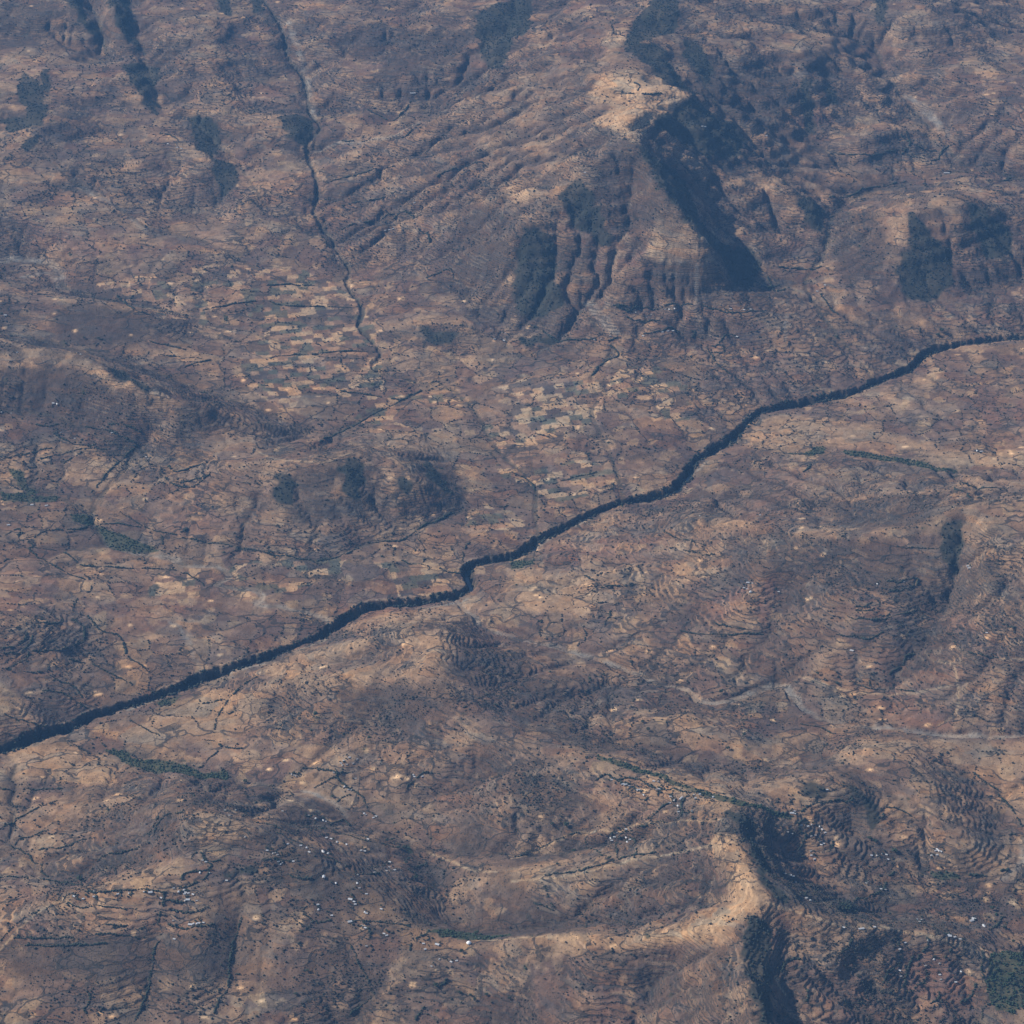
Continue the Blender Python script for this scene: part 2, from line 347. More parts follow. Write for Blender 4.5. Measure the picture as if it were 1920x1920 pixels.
# ------------------------------------------------------------------ traced land cover (outlines in picture coordinates, laid on the relief)
WOOD_SHADE = [  # woodland, and shaded ridge flanks painted with the same dark ground
 [(520,222),(555,214),(588,226),(591,245),(578,265),(570,280),(545,257),(530,240)],
 [(230,122),(262,118),(302,124),(304,150),(282,172),(298,200),(288,222),(268,192),(257,165),(240,150)],
 [(396,296),(418,300),(440,312),(450,345),(432,372),(414,362),(406,335)],
 [(118,-10),(150,-10),(166,38),(190,46),(195,75),(166,62),(148,42)],
 [(198,-10),(242,-10),(246,30),(252,70),(266,102),(254,98),(232,62),(214,30)],
 [(888,30),(925,8),(955,0),(990,-10),(986,40),(962,75),(938,132),(905,118),(895,60)],
 [(1178,62),(1195,30),(1232,-10),(1268,-10),(1272,20),(1278,50),(1245,68),(1195,78),(1184,102),(1172,90)],
 [(1192,84),(1240,84),(1270,138),(1288,165),(1312,188),(1272,168),(1212,122),(1190,106)],
 [(1290,68),(1322,90),(1334,130),(1332,162),(1302,132),(1280,100)],
 [(1212,238),(1258,212),(1302,186),(1335,212),(1384,240),(1400,262),(1385,292),(1330,296),(1280,276),(1240,244)],
 [(1190,268),(1232,298),(1268,310),(1288,350),(1304,400),(1334,440),(1388,478),(1340,470),(1292,420),(1252,366)],
 [(985,425),(1022,424),(1042,470),(1046,530),(1062,572),(1010,598),(962,588),(960,530),(970,480)],
 [(1046,362),(1082,332),(1108,362),(1122,400),(1156,452),(1142,466),(1096,436),(1062,402)],
 [(1700,398),(1722,402),(1742,440),(1788,470),(1788,532),(1742,566),(1698,560),(1680,505),(1704,450)],  # shaded right flank of the cone, painted dark
 [(1806,376),(1850,392),(1902,442),(1884,494),(1852,482),(1822,430)],
 [(1350,482),(1398,450),(1432,500),(1402,546),(1372,532)],
 [(1500,362),(1546,392),(1542,440),(1516,430),(1502,392)],
 [(1502,140),(1522,152),(1532,252),(1512,256),(1502,200)],[(1540,160),(1572,170),(1580,200),(1556,195)],
 [(1638,-10),(1666,-10),(1662,46),(1640,42)],
 [(205,692),(232,692),(286,732),(270,736),(222,712)],
 [(1388,1738),(1400,1722),(1436,1724),(1448,1790),(1440,1860),(1452,1930),(1424,1930),(1408,1850),(1392,1782)],  # shaded slope right of the crest, painted dark
 [(1400,1560),(1418,1570),(1452,1662),(1490,1698),(1450,1690),(1412,1622)],
 [(1512,1462),(1552,1468),(1540,1496),(1506,1498)],[(1572,1468),(1632,1490),(1652,1530),(1642,1578),(1616,1560),(1626,1520),(1602,1490)],
 [(404,1625),(482,1620),(482,1642),(410,1642)],
 [(1760,978),(1800,972),(1808,1040),(1792,1080),(1762,1052)],
 [(782,614),(858,620),(848,648),(812,646)],
 [(510,885),(535,880),(560,905),(545,945),(520,940)],[(640,866),(676,856),(684,900),(670,950),(642,920)],[(748,886),(770,900),(762,942),(748,918)],[(790,850),(822,880),(850,935),(836,936),(800,892)],
 [(40,130),(70,150),(90,200),(70,240),(50,210),(30,170)],[(75,130),(95,128),(95,180),(80,165)],
 [(0,110+110),(60,215),(80,190),(95,200),(80,235),(20,250)],[(40,270),(70,250),(75,270),(50,290)],
 [(400,-10),(430,0),(440,30),(420,30)],[(460,-10),(490,0),(500,20),(480,30)],
 [(350,215),(400,225),(420,262),(400,300),(370,280)],
 [(1360,1512),(1400,1530),(1420,1548),(1405,1560),(1372,1540)],
 [(1566,1692),(1600,1690),(1610,1712),(1580,1716)],
 [(1000,0),(990,60),(975,70),(965,20),(970,-10)],
 [(980,635),(1020,625),(1045,632),(1040,642),(1000,652),(978,648)],
]
SCRUB_SHADE = [  # scrub, and shaded slopes darkened in the ground colour
 [(120,566),(250,582),(335,605),(345,622),(300,636),(200,652),(110,628),(90,596)],
 [(335,758),(430,785),(600,802),(560,815),(430,805),(330,822)],
 [(0,690),(120,690),(190,720),(260,740),(240,790),(120,800),(0,760)],
 [(860,385),(960,400),(960,480),(940,540),(880,560),(850,500),(870,440)],
 [(880,1215),(960,1222),(1052,1300),(1040,1330),(960,1320),(900,1290),(842,1262)],
 [(962,1440),(1062,1458),(1102,1500),(1002,1530),(950,1490)],
 [(600,1600),(700,1632),(800,1722),(834,1752),(762,1722),(680,1672),(580,1620)],
 [(820,1748),(870,1744),(960,1746),(1020,1736),(1080,1748),(1000,1752),(880,1762)],
 [(640,1290),(740,1285),(800,1300),(790,1360),(700,1370),(620,1340)],
 [(1380,1560),(1440,1580),(1500,1620),(1560,1680),(1600,1720),(1500,1700),(1420,1640)],  # shaded right flank of the ridge, darkened like scrub
 [(1440,1000),(1640,1020),(1760,1040),(1740,1160),(1600,1100),(1440,1060)],
 [(1560,940),(1760,930),(1740,985),(1560,985)],
 [(1270,100),(1500,140),(1520,260),(1400,230),(1330,200)],
 [(1190,268),(1240,350),(1300,430),(1250,450),(1180,420),(1100,380),(1110,310)],
 [(520,900),(700,870),(690,960),(560,990),(520,950)],
 [(0,1760),(280,1750),(290,1850),(150,1840),(0,1830)],
 [(300,1770),(430,1700),(420,1840),(300,1830)],
 [(480,1560),(640,1640),(740,1730),(640,1700),(520,1640)],
 [(1560,380),(1640,400),(1680,470),(1600,540),(1560,500)],[(1180,500),(1300,490),(1330,560),(1200,560)],
 [(0,0),(120,0),(80,90),(0,90)],[(0,560),(60,600),(0,620)],
 [(700,40),(800,60),(760,110),(660,110),(620,90)],[(820,50),(890,60),(850,120),(700,150),(720,120)],
 [(960,1330),(1060,1340),(1040,1385),(980,1370)],[(1000,1280+70),(1090,1345),(1110,1385),(1060,1400)],
]
GREEN = [
 [(196,1405),(240,1412),(262,1424),(300,1424),(350,1434),(376,1450),(422,1444),(428,1462),(370,1458),(300,1450),(250,1438)],
 [(135,966),(160,964),(178,976),(165,988),(140,976)],[(180,984),(220,1000),(270,1018),(302,1033),(250,1036),(212,1030),(194,1012)],
 [(0,922),(45,925),(72,930),(110,930),(106,942),(30,941),(0,936)],[(14,878),(45,884),(50,908),(72,926),(52,928),(30,900)],
 [(1572,845),(1600,843),(1650,853),(1700,860),(1732,866),(1762,878),(1796,880),(1790,887),(1750,882),(1720,874),(1680,867),(1630,862),(1590,853)],
 [(1505,852),(1528,838),(1548,838),(1547,850),(1520,856)],
 [(1858,1785),(1930,1785),(1930,1875),(1900,1905),(1868,1890),(1845,1850)],
 [(1120,1416),(1190,1436),(1250,1456),(1320,1482),(1400,1505),(1490,1530),(1480,1536),(1380,1512),(1290,1480),(1200,1450),(1120,1424)],
 [(960,1045),(1000,1048),(1002,1058),(960,1068)],[(1742,1636),(1790,1634),(1800,1644),(1760,1648)],
 [(760,1590),(772,1582),(776,1598),(764,1600)],[(415,590),(428,592),(426,606),(418,602)],
 [(290,1310+5),(340,1300),(330,1315),(300,1325)],[(790,1750),(870,1748),(960,1752),(940,1758),(860,1760)],
]
TAN = [
 [(1110,158),(1190,128),(1245,148),(1292,180),(1270,206),(1215,236),(1212,256),(1188,272),(1170,252),(1110,230),(1150,200),(1098,176)],
 [(1300,1590),(1348,1566),(1372,1562),(1402,1622),(1442,1684),(1430,1697),(1390,1716),(1384,1750),(1350,1772),(1280,1768),(1200,1778),(1100,1768),(1090,1752),(1180,1758),(1240,1738),(1292,1728),(1352,1690),(1372,1650),(1342,1612)],
 [(960,1755),(1080,1752),(1112,1766),(1082,1802),(1030,1792),(1000,1768)],
 [(368,1550),(395,1543),(462,1572),(420,1580),(375,1592)],
 [(130,680),(165,676),(205,700),(216,716),(256,728),(205,736),(188,712)],[(285,736),(352,756),(340,759),(286,746)],
 [(1228,408),(1310,430),(1332,460),(1262,450),(1252,500),(1210,482)],[(1240,440),(1330,470),(1360,520),(1280,490),(1230,500)],
 [(1360,336),(1478,340),(1476,352),(1350,356)],[(1660,400),(1697,395),(1702,430),(1682,462),(1640,482),(1612,440)],
 [(1400,785),(1480,775),(1620,795),(1700,820),(1800,848),(1920,852),(1920,878),(1800,870),(1700,848),(1540,835),(1400,840)],
 [(960,1070),(1100,1080),(1130,1140),(1000,1150),(940,1112)],
 [(1600,1385),(1940,1392),(1940,1560),(1900,1540),(1860,1480),(1780,1428),(1620,1408)],[(1540,1410),(1620,1420),(1700,1470),(1620,1440)],
 [(0,1400),(120,1398),(240,1430),(200,1462),(0,1462)],[(400,1290),(500,1310),(480,1362),(400,1400),(350,1390),(300,1420),(200,1380),(330,1330)],
 [(560,1210),(700,1190),(680,1230),(560,1270),(480,1260)],[(740,1188),(830,1188),(862,1232),(800,1252),(760,1222)],
 [(950,382),(1060,345),(1052,366),(990,378)],[(978,272),(1062,248),(1052,262),(985,288)],[(1000,60),(1060,50),(1030,85),(980,95)],
 [(1240,1092),(1320,1070),(1352,1066),(1340,1080),(1260,1098)],[(1878,1552),(1918,1575),(1912,1632),(1850,1652),(1872,1600)],
 [(325,262),(366,272),(398,307),(380,306),(336,286)],[(1300,1362),(1345,1360),(1340,1400),(1310,1402)],[(1345,1375),(1400,1370),(1395,1400),(1355,1402)],
 [(940,1630),(1100,1602),(1000,1645)],[(1340,970),(1400,972),(1420,990),(1340,992)],[(1640,1000),(1700,992),(1660,1008)],
 [(630,1180),(760,1140),(880,1130),(860,1160),(760,1180)],[(620,1470),(680,1500),(660,1520),(600,1500),(560,1500),(580,1470)],
 [(0,320),(140,330),(130,345),(0,345)],[(0,0+105),(220,110),(200,118),(0,122)],
 [(680,610),(860,590),(870,606),(800,606),(690,625)],[(820,555),(860,548),(855,575),(818,572)],
 [(400,930),(480,940),(470,960),(410,965)],[(620,890),(680,920),(640,950),(610,930)],[(700,800),(860,820),(800,850),(700,840)],
 [(0,863),(25,870),(48,922),(0,918)],[(110,860),(200,870),(230,930),(130,900)],
]
RED = [
 [(120,1690),(310,1690),(392,1690),(392,1742),(270,1748),(130,1742)],[(150,1060),(400,1075),(392,1130),(250,1200),(150,1130)],
 [(30,400),(200,415),(380,465),(240,492),(60,470)],[(1620,1290),(1800,1340),(1780,1372),(1640,1362)],[(1100,1460),(1250,1492),(1230,1532),(1100,1492)],
 [(1440,1560),(1580,1600),(1560,1660),(1470,1640)],[(640,1120),(860,1130),(700,1170),(640,1160)],[(1690,1780),(1840,1790),(1830,1900),(1720,1910)],
 [(1100,400+100),(1180,480),(1230,470),(1200,530)],[(960,540+140),(1150,690),(1080,760),(960,740)],[(1480,200),(1560,200),(1550,240),(1450,230)],
 [(1000,1010),(1260,1000),(1280,1060),(1100,1070)],[(1320,1110),(1460,1100),(1440,1170),(1340,1160)],[(1860,740),(1930,740),(1930,800),(1850,790)],
]
PARCEL = [
 [(360,500),(560,500),(680,560),(480,565),(440,640),(360,600)],[(860,740),(1080,690),(1130,800),(960,870)],[(150,500),(300,520),(380,600),(300,600)],[(450,1130),(640,1080),(700,1040),(560,1050),(430,1060)],[(930,880),(1100,860),(1180,900),(1010,960)],
 [(480,565),(660,560),(700,600),(710,660),(720,740),(560,790),(470,730),(440,640)],
 [(720,740),(860,735),(900,780),(760,800),(660,790)],[(1080,690),(1280,690),(1300,790),(1130,800)],
 [(640,1060),(700,1050),(860,1060),(830,1120),(720,1130),(640,1120)],[(920,930),(1010,930),(1000,990),(860,1000)],
 [(250,1060),(400,1070),(390,1120),(240,1120)],
]
BRIGHT = [(80,1457),(340,1462),(65,1497),(97,1569),(56,1747),(250,1750),(362,1849),(450,1852),(60,1903),(210,1906),(384,1908),(200,1500),(222,1490),(340,1500),(490,1877),(480,1720),(562,1730),(550,1908),(545,1502),(585,1521),(600,1523),(617,1537),(665,1505),(505,1443),(698,1443),(742,1457),(765,1459),(777,1473),(819,1822),(845,1822),(774,1847),(637,1580),(688,1591),(1150,1773),(1077,1758),(1015,1532),(1247,1522),(1395,1370),(1516,1535),(1571,1583),(1570,1570),(1663,1682),(1684,1626),(1632,1775),(1764,1627),(1854,1660),(1852,1674),(1849,1686),(1900,1693),(1807,1762),(1843,1778),(1817,1822),(1695,1570),(1207,1483),
 (605,1250),(760,1207),(815,1219),(687,1406),(535,1425),(593,1431),(240,1250),(180,1300),(54,1299),(270,1249),(187,1300),(183,1120),(325,1174),(395,1126),(185,975),(191,1077),(298,1094),(347,1089),(312,1082),(740,1024),(595,1030),(788,972),(812,965),(834,958),(880,970),(1005,1028),(1075,1090),(1072,1099),(1098,1095),(1106,1114),(1012,1120),(1208,1073),(1290,1087),(1320,1081),(1312,1050),(1216,1221),(1337,1213),(1227,1283),(1143,1220),(1150,1330),(1210,1455),(1503,972),(1541,987),(1543,1040),(1850,1195),(1786,1213),(1692,1193),(1515,1124),(1630,1250),(1600,1300),(765,895),(730,895),(690,827),(720,828),(753,743),(808,744),(920,675),(860,760),(600,560),(660,535),(870,565),(990,612),(1112,705),(1142,722),(1215,745),(1450,1350),(1380,1322),(1655,1350)]
GRAVEL = [(TRIB_C, 14), (STREAM_L[7:], 15), ([(-60,490,0),(0,488,0),(60,488,0),(105,502,0),(115,520,0)], 26), ([(150,350,0),(190,372,0),(235,400,0),(268,430,0),(295,440,0)], 13), ([(570,1484,0),(600,1492,0),(640,1512,0),(650,1530,0)], 9),
 ([(640,268,0),(740,255,0),(790,228,0)], 18), ([(590,285,0),(640,268,0)], 10), ([(1105,570,0),(1130,600,0),(1150,625,0)], 26), ([(1470,640-0,0),(1475,600,0),(1480,560,0)], 6), ([(1700,180,0),(1740,215,0),(1775,250,0)], 22), ([(540,40,0),(560,90,0),(572,140,0),(590,220,0)], 16),
 ([(1305,500,0),(1303,560,0),(1310,600,0)], 8),([(1915,1575,0),(1918,1620,0),(1880,1650,0)], 10),([(40,850-330,0),(90,512,0),(120,560-15,0)], 16),
 ([(1330,846,0),(1300,870,0),(1290,900,0)], 6),([(320,1164,0),(345,1190,0),(370,1250,0),(375,1265,0)], 7)]
PATHS = [([(960,1652),(1010,1648),(1080,1640),(1150,1622),(1230,1606),(1290,1594),(1335,1578),(1365,1548)], 2.6), ([(960,1610),(1000,1598),(1050,1573),(1090,1562),(1140,1558),(1180,1551),(1240,1543),(1300,1538),(1372,1534)], 2.4),
 ([(1440,1692),(1500,1712),(1560,1731),(1620,1739),(1700,1748),(1780,1766),(1860,1792)], 4), ([(1455,1830),(1462,1850),(1472,1865)], 3), ([(480,845),(530,862),(600,866),(640,855),(660,850)], 4),([(0,1780),(60,1718),(118,1686)], 3),
 ([(930,1635),(880,1630),(840,1612),(800,1596)], 3),([(880,1760),(960,1758),(1030,1758)], 4),([(1780,1285),(1700,1300),(1590,1295),(1500,1270)],2),([(1875,1235),(1920,1236)],2),([(1760,1240),(1790,1250),(1795,1330),(1760,1360)],2)]
FC = 8.0
FX0, FY0, FNX, FNY = -4600.0, 5700.0, 1151, 1901

def fill(dst, poly, v=1.0):
    p = np.array(poly, float)
    x, y = hit(p[:, 0], p[:, 1])
    u = (x - FX0) / FC; w = (y - FY0) / FC
    i0, i1 = max(0, int(u.min())), min(FNX - 1, int(u.max()) + 1); j0, j1 = max(0, int(w.min())), min(FNY - 1, int(w.max()) + 1)
    if i1 <= i0 or j1 <= j0: return
    X, Y = np.meshgrid(np.arange(i0, i1 + 1), np.arange(j0, j1 + 1))
    ins = np.zeros(X.shape, bool)
    n = len(u)
    for a in range(n):
        b = (a + 1) % n
        if w[a] == w[b]: continue
        c = (w[a] > Y) != (w[b] > Y)
        ins ^= c & (X < (u[b] - u[a]) * (Y - w[a]) / (w[b] - w[a]) + u[a])
    dst[j0:j1 + 1, i0:i1 + 1] = np.maximum(dst[j0:j1 + 1, i0:i1 + 1], ins * v)

def line_dist(x, y, far, D=None):
    if D is None: D = np.full((FNY, FNX), far, np.float32)
    for a in range(len(x) - 1):
        i0 = max(0, int((min(x[a], x[a + 1]) - far - FX0) / FC)); i1 = min(FNX, int((max(x[a], x[a + 1]) + far - FX0) / FC) + 2)
        j0 = max(0, int((min(y[a], y[a + 1]) - far - FY0) / FC)); j1 = min(FNY, int((max(y[a], y[a + 1]) + far - FY0) / FC) + 2)
        if i1 <= i0 or j1 <= j0: continue
        X = FX0 + np.arange(i0, i1)[None] * FC; Y = FY0 + np.arange(j0, j1)[:, None] * FC
        dx, dy = x[a + 1] - x[a], y[a + 1] - y[a]
        t = np.clip(((X - x[a]) * dx + (Y - y[a]) * dy) / (dx * dx + dy * dy + 1e-6), 0, 1)
        d = np.hypot(X - x[a] - t * dx, Y - y[a] - t * dy)
        D[j0:j1, i0:i1] = np.minimum(D[j0:j1, i0:i1], d)
    return D

def curve(x, y, sub=5):
    """smooth curve through the points"""
    n = len(x)
    if n < 3: return np.array(x, float), np.array(y, float)
    P = np.stack([x, y], 1); P = np.concatenate([[2 * P[0] - P[1]], P, [2 * P[-1] - P[-2]]])
    out = []
    for i in range(1, n):
        p0, p1, p2, p3 = P[i - 1], P[i], P[i + 1], P[i + 2]
        for k in range(sub):
            t = k / sub
            out.append(0.5 * (2 * p1 + (p2 - p0) * t + (2 * p0 - 5 * p1 + 4 * p2 - p3) * t * t + (3 * p1 - p0 - 3 * p2 + p3) * t ** 3))
    out.append(P[-2])
    out = np.array(out)
    return out[:, 0], out[:, 1]

def known(L):
    a = np.array(L, float)
    x, y = at_h(a[:, 0], a[:, 1], a[:, 2])
    return curve(x, y)

RX, RY = known(RIVER)
D_RIV = line_dist(RX, RY, 260.0)
ax_, ay_ = known(TRIB_A)
ax_, ay_ = known(TRIB_A[:21])
D_TA = line_dist(ax_, ay_, 120.0)
D_RIV = D_RIV / (0.60 + 0.66 * vnoise(*np.meshgrid(FX0 + np.arange(FNX) * FC, FY0 + np.arange(FNY) * FC), 230, 77)).astype(np.float32)
D_TC = line_dist(*known(TRIB_C), 90.0)
D_SM = np.full((FNY, FNX), 120.0, np.float32)
for L in LINES[4:26] + [STREAM_L, TRIB_A[20:]]:
    x_, y_ = known(L)
    D_SM = line_dist(x_, y_, 120.0, D_SM)

def layer(polys, v=1.0):
    F = np.zeros((FNY, FNX), np.float32)
    for p in polys: fill(F, p, v)
    return F
F_WOOD, F_SCRUB_SHADE, F_GREEN, F_TAN, F_RED, F_PARC = [layer(p) for p in (WOOD_SHADE, SCRUB_SHADE, GREEN, TAN, RED, PARCEL)]
F_WOOD_SHADEB = blur(F_WOOD, 2); F_SCRUB_SHADE = blur(F_SCRUB_SHADE, 3); F_TAN = blur(F_TAN, 2); F_RED = blur(F_RED, 4)
F_GRAV = np.zeros((FNY, FNX), np.float32)
for L, w_ in GRAVEL:
    if L is TRIB_C or len(L[0]) and any(q[2] for q in L): x_, y_ = known(L)
    else:
        q_ = np.array(L, float); x_, y_ = curve(*hit(q_[:, 0], q_[:, 1]))
    F_GRAV = np.maximum(F_GRAV, sm(w_ + 7, w_ - 3, line_dist(x_, y_, w_ + 20.0)))
PALE = [TAN[0], [(1395,1570),(1368,1566),(1380,1600),(1360,1660),(1380,1690),(1340,1720),(1290,1740),(1230,1752),(1180,1766),(1240,1764),(1330,1752),(1392,1735),(1432,1700),(1442,1686),(1402,1625)],
 [(1330,1582),(1370,1560),(1385,1590),(1345,1600)],[(165,690),(200,702),(216,718),(255,728),(215,734),(195,716)],TAN[6],[(1420,408),(1330,455),(1300,445),(1280,420)],[(1262,300),(1290,292),(1312,300),(1290,304)],[(1385,258),(1428,250),(1432,262),(1400,268)],[(1345,218),(1392,232),(1385,240),(1350,228)],
 [(1240,408),(1270,418),(1258,428),(1236,420)],[(1000,1755),(1080,1752),(1112,1766),(1060,1770)],[(1060,1772),(1090,1770),(1080,1780)],[(380,1546),(395,1545),(440,1560),(400,1562)],[(950,345),(1000,355),(990,372),(950,366)],[(955,405),(990,400),(985,412)],[(930,515),(962,518),(966,530),(940,540)],
 [(940,460+300),(0,0),(0,0)][:0] or [(830,395),(870,392),(868,404),(840,404)],[(1470,200),(1540,200),(1512,216),(1450,214)],[(1550,200),(1590,205),(1585,220),(1548,212)],[(1140,60),(1180,50),(1170,75),(1130,85)],[(160,30),(200,40),(190,50),(160,46)],[(60,48),(95,46),(80,60),(55,66)],[(350,195+15),(395,205),(380,214),(345,214)],[(0,315),(28,330),(30,350),(0,352)],[(340,205),(430,208),(420,216),(350,216)],[(440,205),(490,200),(520,206),(450,214)],[(540,300),(585,312),(560,318),(530,308)]]
F_PALE = layer([p for p in PALE if p])
F_PALE = blur(F_PALE, 1)
F_PATH = np.zeros((FNY, FNX), np.float32)
for L, w_ in PATHS:
    q_ = np.array(L, float); x_, y_ = curve(*hit(q_[:, 0], q_[:, 1]))
    F_PATH = np.maximum(F_PATH, sm(w_ + 5, w_, line_dist(x_, y_, w_ + 20.0)))

TERR = [[(0,1150),(90,1155),(125,1180),(110,1220),(60,1250),(0,1260)],[(870,1215),(960,1215),(1060,1290),(1060,1345),(960,1335),(880,1280)],[(1320,1110),(1460,1090),(1490,1180),(1380,1200),(1320,1180)],[(1440,1740),(1540,1730),(1600,1850),(1560,1930),(1470,1920),(1440,1850)],
 [(280,860),(480,860),(480,970),(300,970)],[(20,1830),(280,1830),(420,1850),(420,1900),(200,1920),(0,1890)],[(0,1700),(290,1700),(290,1760),(0,1790)],[(560,1310),(720,1310),(740,1380),(580,1390)],[(1560,1080),(1760,1070),(1740,1200),(1580,1200)],[(1500,1470),(1640,1490),(1660,1640),(1560,1680),(1480,1620)],
 [(1010,1330),(1110,1350),(1110,1395),(1000,1385)],[(1000,1620),(1350,1600),(1340,1700),(1150,1730),(1000,1710)],[(1440,1000),(1600,1020),(1600,1080),(1440,1060)],[(440,800),(560,830),(520,870),(440,860)],[(1210,400),(1320,430),(1330,490),(1220,500)],[(1480,120),(1560,180),(1560,260),(1470,250)],[(340,130),(480,120),(500,200),(360,210)],[(600,1560),(720,1620),(830,1750),(700,1680),(580,1620)],[(700,60),(860,100),(840,160),(700,170)],[(1650,1780),(1840,1790),(1800,1910),(1640,1910)],[(370,1500),(480,1520),(520,1570),(440,1580)]]
BARS = [[(795,1139),(840,1131),(878,1120)],[(1078,984),(1112,971)],[(1000,1028),(1030,1008)],[(1326,862),(1308,880)],[(1416,797),(1428,784)],[(880,1076),(888,1098)],[(430,1258),(500,1240)],[(560,1216),(610,1196)],[(240,1328),(300,1306)]]
F_BAR = np.zeros((FNY, FNX), np.float32)
for L in BARS:
    q_ = np.array(L, float); x_, y_ = hit(q_[:, 0], q_[:, 1]); F_BAR = np.maximum(F_BAR, sm(9, 4, line_dist(x_, y_, 22.0)))
LACR = np.log2(ACC + 1).astype(np.float32)
F_TERR = blur(layer(TERR), 4)
def fs(F, x, y):
    v = samp(F, x, y, FX0, FY0, FC)
    return v

def carve(x, y):
    """depth cut into the plain by the gorge and the smaller streams"""
    nz = fbm(x, y, 70, 3, 21) - 0.5 + (fbm(x, y, 21, 2, 22) - 0.5) * 0.7
    d = fs(D_RIV, x, y) + nz * 40
    dep = 46 * sm(34, 10, d) + 9 * sm(200, 30, d)
    d2 = fs(D_TA, x, y) + nz * 30
    dep = np.maximum(dep, 12 * sm(17, 4, d2) + 3 * sm(90, 30, d2))
    d3 = fs(D_SM, x, y) + nz * 14
    d4 = fs(D_TC, x, y) + nz * 26
    dep = dep + 10 * sm(27, 17, d4)
    dep = dep + 3.5 * sm(20, 8, d3) * (dep < 12)
    return dep

def ground_z(x, y, fine=True):
    z = samp(H1, x, y) - carve(x, y)
    if fine:
        s = samp(STEEP, x, y)
        z = z + (fbm(x, y, 46, 3, 30) - 0.5) * (3.5 + 11.0 * s) + (fbm(x, y, 17, 2, 33) - 0.5) * (1.2 + 3 * s)
        m = np.maximum(sm(0.05, 0.2, s) * sm(0.34, 0.46, fbm(x, y, 480, 3, 70)), fs(F_TERR, x, y) * sm(0.0, 0.08, s) * 1.3)
        f = ((z + (vnoise(x, y, 170, 35) - 0.5) * 9) / 7.5) % 1.0
        z = z + 7.5 * (sm(0.35, 0.75, f) - f) * 0.8 * m
    e = np.maximum(np.maximum(np.abs(x) - 4900, 0), np.maximum(y - 21000, 0))
    return z + sm(0, 3000, e) * (fbm(x, y, 5200, 4, 41) - 0.42) * 1500
STEEP = sm(0.08, 0.45, blur(np.hypot(*np.gradient(H1, CS)).astype(np.float32), 2))
CURV = H1 - blur(H1, 6)

# ------------------------------------------------------------------ ground sheet (finer where the aircraft looks, running on to the horizon)
dep_a = np.radians(np.concatenate([np.linspace(80, 44.5, 30, endpoint=False), np.linspace(44.5, 15.6, NV), np.linspace(15.4, 4.2, 60)]))
ang = np.radians(np.concatenate([-np.geomspace(60, 14.3, 34), np.linspace(-14, 14, NU), np.geomspace(14.3, 60, 34)]))
yy = CAMZ / np.tan(dep_a)
sl = CAMZ / np.sin(dep_a)
GXX = np.tan(ang)[None] * sl[:, None]
GYY = np.repeat(yy[:, None], len(ang), 1)
ZZ = ground_z(GXX, GYY).astype(np.float32)
ny_, nx_ = ZZ.shape

def cells(x, y, s, seed):
    """random patchwork: id and edge distance of the nearest jittered point"""
    u = x / s; v = y / s
    iu = np.floor(u).astype(np.int32); iv = np.floor(v).astype(np.int32)
    b1 = np.full(x.shape, 9.0, np.float32); b2 = b1.copy(); cid = np.zeros(x.shape, np.float32)
    for j in (-1, 0, 1):
        for i in (-1, 0, 1):
            a, b = (iu + i + seed * 13) & 255, (iv + j + seed * 29) & 255
            d = np.hypot(iu + i + 0.1 + 0.8 * _T[a, b] - u, iv + j + 0.1 + 0.8 * _T[b, (a + 77) & 255] - v)
            c = d < b1
            b2 = np.where(c, b1, np.minimum(b2, d)); b1 = np.where(c, d, b1)
            cid = np.where(c, _T[(a + 31) & 255, (b + 57) & 255], cid)
    return cid, b2 - b1

